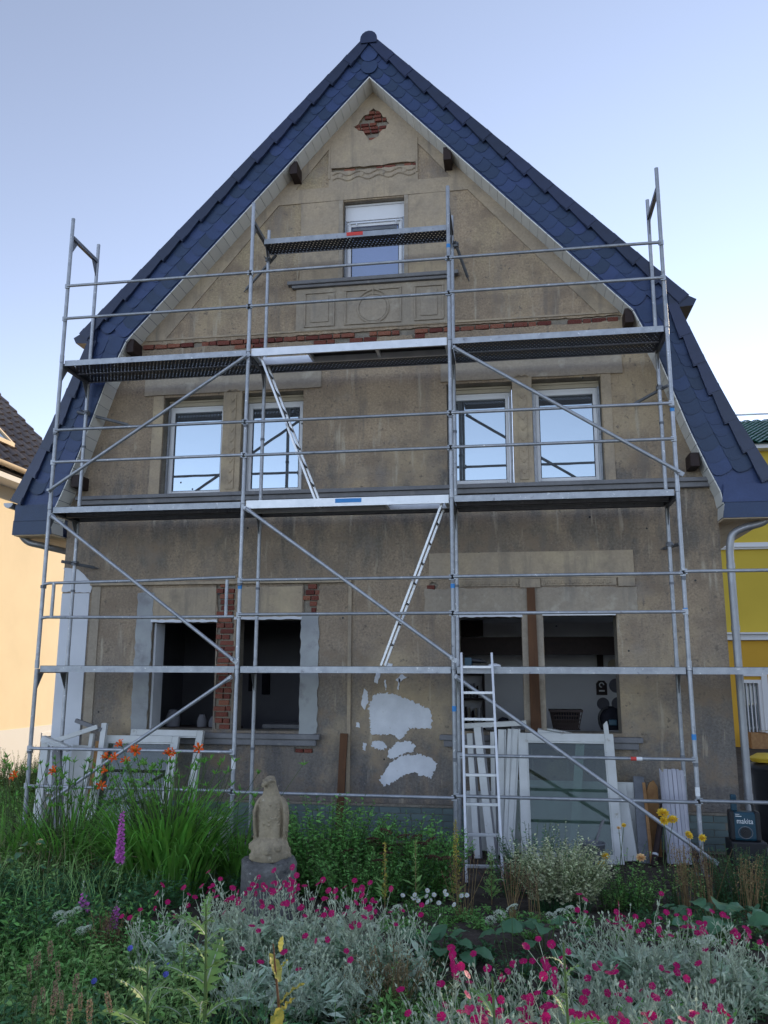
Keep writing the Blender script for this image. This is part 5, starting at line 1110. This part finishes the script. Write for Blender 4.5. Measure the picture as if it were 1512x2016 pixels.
# ---- silver campion with magenta flowers
FL = [flower_mesh('flower', M['magenta'], .0188, 5, c_, True) for c_ in (.05, .25, -.2)]
def campion(label, x, y, nstem, rad, h, nf, flat=.8, lean=.3, big=1.0):
    g = gz(x, y); t = thing('campion', label, 'campion', (x, y, g), group='silver leaved campion plants', world=True); pm = PM()
    tips = shoots(pm, x, y, nstem, rad, h*.86, lean, 9, .080, .018, 0, 0, .30, flat=flat, r=.0032, hv=.32, taper=.45, along=1.1)
    k = nstem*12; a = U(0, 6.283, k); r_ = rad*np.sqrt(U(0, 1, k)); P = np.stack([x+r_*np.cos(a), y+r_*np.sin(a)*flat, g+U(.02, h*.45, k)], -1); az = U(0, 6.28, k)
    pm.add(blades(P, unit(np.stack([np.cos(az), np.sin(az), U(.1, 1.0, k)], -1)), U(.07, .13, k), U(.018, .034, k)), 1)
    br = 4; A = np.repeat(tips, br, 0)-np.array([0, 0, 1.])*U(0, .10, nstem*br)[:, None]; n = len(A)
    D = unit(np.stack([rng.normal(0, .40, n), rng.normal(0, .40, n), U(.7, 1.2, n)], -1)); B = A+D*U(.07, .17, n)[:, None]*big
    pm.add(stalks(A, B, .0021*big), 0)
    az = U(0, 6.28, n*2); P2 = np.repeat((A+B)/2, 2, 0); pm.add(blades(P2, unit(np.stack([np.cos(az), np.sin(az), np.full(2*n, 1.1)], -1)), U(.022, .045, 2*n), .008), 0)
    order = rng.permutation(n); order = sorted(order[:int(n*.75)], key=lambda i: -B[i, 2]-rng.random()*.12)+list(order[int(n*.75):])
    nf = int(nf*1.6); fl = order[:nf]; bd = order[nf:]
    if len(bd): pm.add(blades(B[bd]-D[bd]*.008, D[bd], .024*big, .010*big, .5), 0); pm.add(blades(B[bd]-D[bd]*.008, D[bd], .022*big, .010*big, -.5, up=np.tile([0, -1., 0], (len(bd), 1))), 0)
    pm.add(blades(B[fl]-D[fl]*.014, D[fl], .016, .009, .5), 0)
    pm.build('foliage', [M['silver'], M['silver_low']], t)
    for i in fl:
        s = rng.uniform(.78, 1.12)*big; inst('flower', FL[rng.integers(3)], t, Vector(B[i]), face_rot(R(abs(rng.normal(38, 18))), TOCAM+rng.normal(0, .8), rng.uniform(0, 1.2)), (s, s, s))
    return t
for a in (('campion plant at the left end of the big magenta drift beside the thistle', 3.88, -4.75, 14, .16, .50, 7), ('campion plant left of the statue plinth with many magenta flowers', 4.18, -4.55, 26, .19, .56, 14),
          ('campion plant right in front of the statue plinth', 4.42, -4.60, 30, .19, .58, 17), ('campion plant just right of the statue plinth', 4.66, -4.62, 30, .19, .60, 17), ('campion plant in front of the green bush right of the plinth', 4.88, -4.66, 26, .18, .56, 13), ('sparse campion plant at the right end of the big drift', 5.10, -4.75, 14, .16, .52, 4),
          ('low campion plant in front of the middle of the big drift', 4.55, -5.1, 26, .26, .38, 5), ('low campion plant in front of the right part of the big drift', 4.85, -5.15, 20, .2, .36, 2),
          ('nearest campion plant in the front middle with large magenta flowers', 5.66, -6.15, 28, .19, .60, 15), ('front campion plant right of the nearest one', 5.88, -6.02, 28, .18, .60, 16), ('front campion plant below the variegated shrub', 5.78, -5.75, 20, .17, .60, 9),
          ('front campion plant at the lower right beside the big leaves', 6.14, -6.05, 26, .18, .56, 12), ('campion plant at the bottom right corner', 6.34, -5.95, 22, .17, .52, 6),
          ('campion plant left of the nearest one in the front middle', 5.46, -5.95, 22, .18, .58, 9), ('tall campion plant behind the nearest front one', 5.60, -5.62, 24, .18, .56, 9), ('campion plant between the front group and the right hand drift', 6.02, -5.55, 26, .20, .54, 9), ('campion plant at the right edge in front of the broad leaves', 6.45, -5.55, 24, .2, .48, 6), ('pale campion plant filling the front right under the drift', 6.22, -5.35, 24, .2, .44, 4),
          ('campion plant left in the right hand drift below the roses', 6.22, -4.55, 18, .16, .54, 8), ('campion plant in the middle of the right hand drift', 6.46, -4.55, 26, .19, .54, 13), ('campion plant right in the right hand drift by the big round leaves', 6.70, -4.60, 24, .18, .50, 10), ('rightmost campion plant of the right hand drift', 6.90, -4.7, 18, .16, .44, 5), ('low campion plant in front of the right hand drift', 6.50, -5.15, 26, .25, .36, 4)):
    campion(*a)

# ---- shrubs behind the statue
bush('phlox_bush', 'fresh green leafy bush right of the eagle statue', 'bush', 4.05, -1.72, 210, .42, .96, 22, .085, .036, 'leaf_mid', lean=.35, flat=.55, r=.003)
bush('phlox_bush', 'darker green leafy bush growing at the left of the ladder', 'bush', 4.78, -1.66, 210, .40, .80, 22, .080, .034, 'leaf_mid', lean=.4, flat=.55, r=.003)
bush('phlox_bush', 'small green shrub in front of the leafy bushes', 'bush', 4.45, -2.25, 80, .30, .52, 18, .065, .026, 'leaf_mid', lean=.4)
t, tips = bush('sedum', 'sedum with flat dark brown flower heads between the green bushes', 'sedum', 4.68, -2.05, 26, .30, .62, 9, .06, .03, 'leaf_dark', lean=.4, flat=.5)
hm = PM()
k = 90; a = U(0, 6.28, k); r_ = .055*np.sqrt(U(0, 1, k)); hm.add(blades(np.stack([r_*np.cos(a), r_*np.sin(a), .01-r_*.25], -1), unit(np.stack([np.cos(a)*.5, np.sin(a)*.5, np.full(k, .8)], -1)), .016, .012), 0)
HEAD = hm.mesh('flower_head', [M['rust']])
for p in tips[:18]: inst('flower_head', HEAD, t, Vector(p), (rng.normal(0, .2), rng.normal(0, .2), 0), (1, 1, 1))
bush('green_shrub', 'low dark green shrub right of the ladder foot', 'bush', 5.90, -1.2, 70, .30, .74, 22, .06, .018, 'leaf_dark', lean=.3, flat=.6)
t, tips = bush('variegated_shrub', 'cream and green variegated shrub below the large glass pane', 'bush', 6.12, -2.0, 330, .22, .64, 24, .052, .027, 'variegated', 'leaf_dark', lean=.50, r=.0016, flat=.7, start=.30)
pm = PM(); shoots(pm, 6.12, -2.0, 30, .18, .30, .5, 14, .036, .016, 0, 1, .02, flat=.7, r=.002); shoots(pm, 6.16, -2.0, 18, .07, .78, .25, 28, .046, .022, 2, 1, .3, r=.002); pm.build('inner_foliage', [M['leaf_dark'], M['stem'], M['variegated']], t)
bush('dark_shrub', 'dense dark evergreen shrub at the right edge under the radio', 'bush', 7.72, -1.35, 130, .34, .60, 22, .05, .016, 'leaf_dark', lean=.35, flat=.6)
bush('green_shrub', 'small green rose foliage mound right of the variegated shrub', 'bush', 6.68, -1.75, 50, .20, .42, 14, .05, .026, 'leaf_mid', lean=.4)

# ---- yellow roses
def rose_mesh(m):
    pm = PM()
    for ring, (n_, r_, el) in enumerate(((4, .006, 1.3), (6, .014, 1.0), (8, .022, .65), (9, .028, .25))):
        a = np.arange(n_)*6.283/n_+ring*.4; P = np.stack([r_*.3*np.cos(a), r_*.3*np.sin(a), np.full(n_, .004)], -1); D = np.stack([np.cos(a)*math.cos(el), np.sin(a)*math.cos(el), np.full(n_, math.sin(el))], -1)
        pm.add(blades(P, D, .034, .030, .15, up=np.stack([-np.cos(a)*math.sin(el), -np.sin(a)*math.sin(el), np.full(n_, math.cos(el))], -1)), 0)
    return pm.mesh('flower', [m])
RY, RP = rose_mesh(M['yellow']), rose_mesh(M['peach'])
def rose(label, x, y, heads, h, per=16):
    g = gz(x, y); t = thing('rose_bush', label, 'rose', (x, y, g), world=True); pm = PM()
    B = np.array([q_[:3] for q_ in heads]); A = np.array([[x+rng.normal(0, .05), y+rng.normal(0, .05), g] for _ in heads]); pm.add(stalks(A, B, .005, (A+B)/2+rng.normal(0, .04, A.shape)), 1)
    shoots(pm, x, y, 9, .10, h, .35, per, .045, .026, 0, 1, .35, r=.0035); pm.build('foliage', [M['leaf_weed'], M['stem']], t)
    for q_ in heads: s = q_[4]; inst('flower', RP if q_[3] else RY, t, q_[:3], face_rot(R(rng.uniform(30, 65)), TOCAM+rng.normal(0, .4)), (s, s, s))
rose('tall rose with three yellow blooms in front of the shutter slats', 7.10, -1.45, [(7.064, -1.4, .803, 0, 1.5), (7.148, -1.4, .753, 0, 1.25), (7.07, -1.4, .745, 0, 1.15)], .55)
rose('rose with two small yellow blooms right of the tall rose', 7.34, -1.45, [(7.271, -1.4, .628, 0, 1.1), (7.391, -1.4, .61, 0, .95)], .45)
rose('rose with two yellow blooms beside the variegated shrub', 6.50, -1.85, [(6.507, -1.8, .504, 0, 1.0), (6.474, -1.8, .438, 0, 1.0)], .36)
rose('rose with a pale peach bloom left of the shutter slats', 6.82, -1.9, [(6.80, -1.8, .502, 1, 1.15)], .36)
rose('upright rose with small yellow buds behind the peach one', 6.70, -1.5, [(6.706, -1.5, .714, 0, .6), (6.66, -1.5, .69, 1, .5)], .62)

# ---- dock spikes, dry stalks, umbels, daisies
def spike(name, label, cat, x, y, h, m, n=260, wd=.035, ml='leaf_weed', lean=0):
    g = gz(x, y); t = thing(name, label, cat, (x, y, g), world=True); pm = PM(); pm.add(stalks(np.array([[x, y, g]]), np.array([[x+lean, y, g+h]]), .006), 1)
    f = U(.15, 1, n); a = U(0, 6.28, n); w_ = wd*(1.1-f*.8)*U(.3, 1, n); P = np.stack([x+lean*f+w_*np.cos(a), y+w_*np.sin(a), g+h*f], -1)
    pm.add(blades(P, unit(rng.normal(0, .6, (n, 3))+np.array([0, 0, .6])), U(.012, .024, n), .010), 0)
    k = 10; a = U(0, 6.28, k); pm.add(blades(np.stack([np.full(k, x), np.full(k, y), g+U(.02, .2, k)], -1), unit(np.stack([np.cos(a), np.sin(a), U(.2, .9, k)], -1)), U(.08, .16, k), .03), 2)
    pm.build('seed_spike', [M[m], M['dry'], M[ml]], t)
spike('dock_spike', 'tall yellow green dock spike left of the ladder foot', 'dock', 5.245, -2.0, .69, 'dock', 420, .05)
spike('dock_spike', 'thin green dock spike before the dark bush', 'dock', 4.93, -2.3, .52, 'leaf_weed', 240, .04)
spike('dock_spike', 'bushy green dock spike between the ladder rails', 'dock', 5.53, -1.75, .42, 'leaf_weed', 420, .09)
spike('dock_spike', 'slim pale spike before the fresh green bush', 'dock', 4.72, -2.6, .50, 'dock', 160, .025)
def dry_bunch(label, x, y, h, n, sp, head='rust'):
    g = gz(x, y); t = thing('dry_stalks', label, 'dry stalks', (x, y, g), world=True); pm = PM()
    A = np.stack([x+rng.normal(0, .03, n), y+rng.normal(0, .03, n), np.full(n, g)], -1); B = A+np.stack([rng.normal(0, sp, n), rng.normal(0, sp*.6, n), h*U(.7, 1.1, n)], -1); pm.add(stalks(A, B, .003), 0)
    k = n*14; P = np.repeat(B, 14, 0)-np.array([0, 0, 1.])*U(0, h*.35, k)[:, None]+rng.normal(0, .018, (k, 3)); pm.add(blades(P, unit(rng.normal(0, 1, (k, 3))+np.array([0, 0, .5])), U(.014, .03, k), .008), 1); pm.build('stalks', [M['dry'], M[head]], t)
dry_bunch('tan dry stalk bunch in front of the grey shutter slats', 7.12, -1.95, .52, 26, .06, 'dry')
dry_bunch('taller dry stalk bunch right of the yellow roses', 7.30, -1.95, .56, 24, .06)
dry_bunch('dry stalk bunch before the dark evergreen shrub', 7.62, -1.95, .46, 34, .05, 'dry')
dry_bunch('dark brown dry stalks in front of the ladder', 5.36, -3.0, .44, 14, .07)
dry_bunch('brown dry stalks between the ladder and the variegated shrub', 5.72, -3.0, .42, 16, .08)
dry_bunch('rusty dry stalks at the foot of the variegated shrub', 5.88, -2.6, .34, 8, .03)
dry_bunch('pale dry grass tuft in the bed before the daisies', 5.15, -5.0, .30, 40, .12, 'dry_grass')
dry_bunch('brown withered tuft beside the white umbels on the left', 3.35, -4.5, .28, 30, .09, 'rust')
um = PM(); a = U(0, 6.28, 120); r_ = .032*np.sqrt(U(0, 1, 120)); um.add(blades(np.stack([r_*np.cos(a), r_*np.sin(a), .006-r_*.35], -1), unit(np.stack([np.cos(a)*.8, np.sin(a)*.8, np.full(120, .5)], -1)), .008, .008), 0); UM = um.mesh('umbel', [M['umbel']])
def umbels(label, x, y, heads):
    g = gz(x, y); t = thing('umbel_plant', label, 'wild carrot', (x, y, g), world=True); pm = PM(); n = len(heads); A = np.array([[x, y, g]]*n); B = np.array(heads); pm.add(stalks(A, B, .003), 0); shoots(pm, x, y, 6, .06, .22, .5, 10, .05, .012, 1, 0, .1); pm.build('stalks', [M['stem'], M['leaf_weed']], t)
    for h in heads: s = rng.uniform(.8, 1.2); inst('umbel', UM, t, h, face_rot(R(30), TOCAM+rng.normal(0, .5)), (s, s, s))
umbels('white umbel cluster beside the small foxglove on the left', 3.12, -4.6, [(3.08, -4.6, .635), (3.14, -4.6, .645), (3.11, -4.62, .60), (3.19, -4.6, .67)])
umbels('single white umbel right of the umbel cluster', 3.36, -4.8, [(3.36, -4.8, .63), (3.33, -4.8, .62)])
umbels('white umbels at the right end of the magenta drift', 5.08, -4.75, [(5.12, -4.75, .80), (5.06, -4.8, .76), (5.0, -4.8, .71)])
umbels('three white umbels below the variegated shrub', 5.73, -4.4, [(5.66, -4.4, .70), (5.73, -4.4, .74), (5.61, -4.4, .67)])
umbels('flat white umbels right of the three', 6.0, -4.3, [(6.0, -4.3, .70), (6.06, -4.3, .72), (5.95, -4.3, .68)])
umbels('white umbels in the right hand campion drift', 6.66, -5.0, [(6.62, -5.0, .77), (6.68, -5.0, .79), (6.72, -5.05, .73)])
DZ = flower_mesh('flower', M['petal_white'], .017, 9, .05, False, M['yellow'])
t, tips = bush('daisy', 'white daisies flowering in the bed left of the ladder', 'daisy', 5.19, -3.2, 16, .13, .26, 7, .05, .015, 'leaf_mid', lean=.5)
for p in tips: inst('flower', DZ, t, Vector(p), face_rot(R(rng.uniform(25, 60)), TOCAM+rng.normal(0, .6)))
CF = flower_mesh('flower', M['blue_petal'], .016, 8, .4, True)
t, tips = bush('cornflower', 'blue cornflowers low in the weeds below the foxgloves', 'cornflower', 3.84, -5.2, 6, .16, .38, 6, .05, .008, 'silver_low', lean=.3)
for p in tips[:4]: inst('flower', CF, t, Vector(p), face_rot(R(50), TOCAM))
PK = flower_mesh('flower', M['peach'], .03, 9, .5, True)
t, tips = bush('pink_bloom', 'faded pink bloom among the weeds at the left edge', 'flower', 1.70, -2.5, 3, .05, .50, 6, .06, .02, 'leaf_weed', lean=.2)
inst('flower', PK, t, Vector(tips[0]), face_rot(R(50), TOCAM))

# ---- broad leaves
def broad_mesh(name, m, L, W, curl=.12, lobes=0, n=10, ser=0):
    b = MB(); cs, ls, rs = [], [], []
    for i in range(n+1):
        t = i/n; w_ = W*.5*(math.sin(math.pi*min(1, t*.93+.07))**.75)
        if lobes: fr2 = (t*lobes) % 1; w_ *= .22+1.0*(1-fr2 if fr2 > .18 else fr2/.18*.82)*(1-.15*t)
        if ser: w_ *= 1-.12*(i % 2)
        zc = L*.35*t-curl*t*t; e = .22*w_
        cs.append((L*t, 0, zc)); back = -.10*L*(1 if lobes else 0)*abs(math.sin(math.pi*t*max(lobes, 1)))
        ls.append((L*t-back*.5, w_, zc+e+.004*math.sin(i*2.1))); rs.append((L*t-back*.5, -w_, zc+e+.004*math.cos(i*1.7)))
    b.v = cs+ls+rs; k = n+1
    b.f = [(i, i+1, k+i+1, k+i) for i in range(n)]+[(2*k+i, 2*k+i+1, i+1, i) for i in range(n)]; b.m = [0]*len(b.f)
    me = bpy.data.meshes.new(name); me.from_pydata(b.v, [], b.f); me.materials.append(m); me.polygons.foreach_set('use_smooth', [True]*len(b.f)); me.update(); return me
BG = [broad_mesh('leaf', M['bergenia'], L_, L_*.78, .12*L_/.2) for L_ in (.10, .13, .155)]
def broad(label, x, y, n, rad, h=.10, name='bergenia', cat='bergenia', ms=None, sc_=1):
    g = gz(x, y); t = thing(name, label, cat, (x, y, g), world=True); pm = PM(); A, B = [], []
    for k in range(n):
        a = k*2.4+rng.normal(0, .2); r_ = rad*math.sqrt((k+.5)/n); p = Vector((x+r_*math.cos(a), y+r_*math.sin(a)*.75, g+h*(1-.5*r_/rad)*rng.uniform(.7, 1.2))); s = rng.uniform(.8, 1.15)*sc_
        inst('leaf', (ms or BG)[rng.integers(3)], t, p, (rng.normal(0, .25), rng.normal(-.15, .2), a), (s, s, s)); A.append((x+.3*(p.x-x), y+.3*(p.y-y), g-.01)); B.append(tuple(p))
    pm.add(stalks(np.array(A), np.array(B), .006), 0); pm.build('leaf_stalks', [M['stem']], t)
broad('bergenia clump with big round leaves at the right edge behind the campion', 7.10, -3.2, 22, .34, .22)
broad('bergenia clump of glossy leaves in the middle bed below the daisies', 5.28, -4.1, 16, .24, .16)
broad('bergenia clump under the three white umbels', 5.92, -3.75, 18, .28, .16)
broad('bergenia clump far right beside the dry stalks', 7.45, -3.0, 14, .24, .2)
broad('broad dark leaves at the bottom right corner', 6.72, -5.55, 12, .22, .28, 'broadleaf', 'plant')
broad('hosta like leaf clump behind the daylilies at the left', 1.75, -2.75, 10, .2, .4, 'broadleaf', 'plant', sc_=.7)
def lobed_mesh(m, L, W, curl):
    b = MB(); n = 7; mid = []
    for i in range(n+1): t = i/n; mid.append((L*t, 0, L*.35*t-curl*t*t))
    b.v = list(mid)
    for i in range(n):
        for s in (-1, 1):
            t = (i+.5)/n; w_ = W*.5*(.45+.55*math.sin(math.pi*min(1, t*.8+.2)))*(1-.45*max(0, t-.6)/.4); x0, x1 = max(0, L*(i-.15)/n), L*min(1, (i+1.12)/n); z = L*.35*t-curl*t*t; k = len(b.v)
            b.v += [(x0, 0, z), (x1, 0, z), (x1-.01*L, s*w_*.55, z+.10*w_), (x0+.95*(x1-x0), s*w_, z+.06*w_+.008*math.sin(i*3+s)), (x0+.35*(x1-x0), s*w_*.5, z+.10*w_)]
            b.f += [(k, k+4, k+3, k+2, k+1) if s > 0 else (k, k+1, k+2, k+3, k+4)]
    k = len(b.v); b.v += [(L*.9, W*.16, mid[-1][2]), (L*1.12, 0, mid[-1][2]-.02), (L*.9, -W*.16, mid[-1][2])]; b.f.append((n-1, k+2, k+1, k)); b.m = [0]*len(b.f)
    mb = MB()
    for i in range(n): mb.bar((mid[i][0], 0, mid[i][2]+.002), (mid[i+1][0], 0, mid[i+1][2]+.002), .006*(1-i/n)+.002, .003)
    o_ = len(b.v); b.v += mb.v; b.f += [tuple(q_+o_ for q_ in f_) for f_ in mb.f]; b.m += [1]*len(mb.f)
    me = bpy.data.meshes.new('leaf'); me.from_pydata(b.v, [], b.f); me.materials.append(m); me.materials.append(M['umbel']); me.polygons.foreach_set('material_index', b.m); me.update(); return me
TH = [lobed_mesh(M['leaf_thistle'], L_, L_*.52, .5*L_) for L_ in (.16, .20, .25)]
def thistle(label, x, y, h, n, sc_=1):
    g = gz(x, y); t = thing('sow_thistle', label, 'thistle', (x, y, g), world=True); b = MB(); b.tube([(x, y, g-.01), (x+.01, y, g+h*.6), (x, y-.01, g+h)], [.010*sc_, .007*sc_, .003], 7); b.build('stem', M['stem'], t)
    for k in range(n):
        f = .18+.8*k/n; a = k*2.4; s = (1.1-.55*f)*rng.uniform(.85, 1.15)*sc_
        inst('leaf', TH[rng.integers(3)], t, (x, y, g+h*f), (rng.normal(0, .25), -R(-5+50*f)+rng.normal(0, .2), a+rng.normal(0, .3)), (s, s*rng.uniform(.8, 1.1), s))
thistle('tall sow thistle at the left of the magenta drift', 4.58, -6.2, .84, 20); thistle('second sow thistle lower left of the tall one', 4.42, -6.35, .66, 16, .9); thistle('sow thistle at the front middle rising over the campion', 5.70, -6.95, .90, 16, .62); thistle('bright sow thistle right of the front middle one', 5.90, -6.9, .98, 18, .62)
thistle('small sow thistle behind the tall one', 4.30, -5.7, .52, 12, .8)
YL = [broad_mesh('leaf', M['leaf_yellow'], L_, L_*.42, .25*L_, 0, 12, 1) for L_ in (.05, .07, .09)]
t = thing('yellow_sprig', 'thin sprig with serrated yellowing leaves at the bottom middle', 'sapling', (5.10, -7.0, gz(5.1, -7)), world=True); g = gz(5.1, -7)
b = MB(); b.tube([(5.14, -7.0, g), (5.10, -7.0, 1.12), (5.078, -7.0, 1.29)], [.006, .004, .002], 6); b.build('stem', M['wood'], t)
for k, (z, a, e, s) in enumerate(((1.10, .3, .9, 1.3), (1.13, .2, .7, 1.3), (1.19, 2.6, 1.1, .9), (1.22, .4, 1.0, .7), (1.27, 1.5, 1.3, .6), (1.05, -1.2, 1.2, 1.2), (1.02, 2.8, .6, 1.2), (1.0, -.4, .8, 1.1), (.92, 2.2, .5, 1.2), (.9, -.9, .6, 1.2))): inst('leaf', YL[k % 3], t, (5.10, -7.0, z), (rng.normal(0, .3), -e*.8, a), (s, s, s))
# plantain heads
pl_ = PM(); f = U(0, 1, 130); a = U(0, 6.28, 130); w_ = .006*np.sin(np.pi*np.clip(f, .05, .95))**.5; pl_.add(blades(np.stack([w_*np.cos(a), w_*np.sin(a), f*.06], -1), unit(np.stack([np.cos(a), np.sin(a), np.full(130, .8)], -1)), .006, .006), 0); PLH = pl_.mesh('seed_head', [M['plantain']])
def plantain(label, x, y, heads):
    g = gz(x, y); t = thing('plantain', label, 'plantain', (x, y, g), world=True); pm = PM(); A = np.array([[x+rng.normal(0, .03), y+rng.normal(0, .03), g] for _ in heads]); B = np.array(heads); pm.add(stalks(A, B, .002), 0)
    n = 16; P = np.tile([x, y, g], (n, 1))+rng.normal(0, .02, (n, 3))*np.array([1, 1, 0]); pm.add(straps(P, U(0, 6.28, n), U(.2, .34, n), U(.02, .035, n), U(.8, 1.4, n), U(.2, 1.2, n), 6), 1); pm.build('stalks', [M['stem'], M['leaf_weed']], t)
    for h in heads: s = rng.uniform(.75, 1.25); inst('seed_head', PLH, t, h, (rng.normal(0, .15), rng.normal(0, .15), 0), (s, s, s*1.1))
plantain('plantain with a pair of thick brown seed heads at the lower left', 3.98, -6.3, [(3.945, -6.3, .93), (3.96, -6.31, .95), (4.0, -6.3, .965), (3.935, -6.32, .90), (4.04, -6.3, .90)])
plantain('plantain with many short seed heads left of the bottom edge', 4.14, -6.5, [(4.10, -6.5, .90), (4.15, -6.5, .92), (4.18, -6.52, .89), (4.21, -6.5, .93), (4.06, -6.5, .86), (4.24, -6.5, .88)])
plantain('plantain with slim seed heads nearest the bottom edge', 4.50, -6.8, [(4.50, -6.8, 1.0), (4.43, -6.8, .96), (4.36, -6.8, .95), (4.30, -6.8, .98)])
# clods and pebbles on the bare soil
pb = MB(); rp = random.Random(3)
for k in range(420):
    x, y = rp.uniform(3.2, 8.2), rp.uniform(-3.9, -.2); r_ = rp.uniform(.008, .03)*(1 if rp.random() < .9 else 1.8)
    pb.ring([(r_*.7, -r_*.3), (r_, r_*.1), (r_*.6, r_*.5)], (x, y, gz(x, y)+.003), 6, sx=rp.uniform(.8, 1.4), rot=rp.random()*3)
tag(pb.build('soil_clods', [M['soil']]), 'small stones and clods lying on the bare soil', kind='stuff')
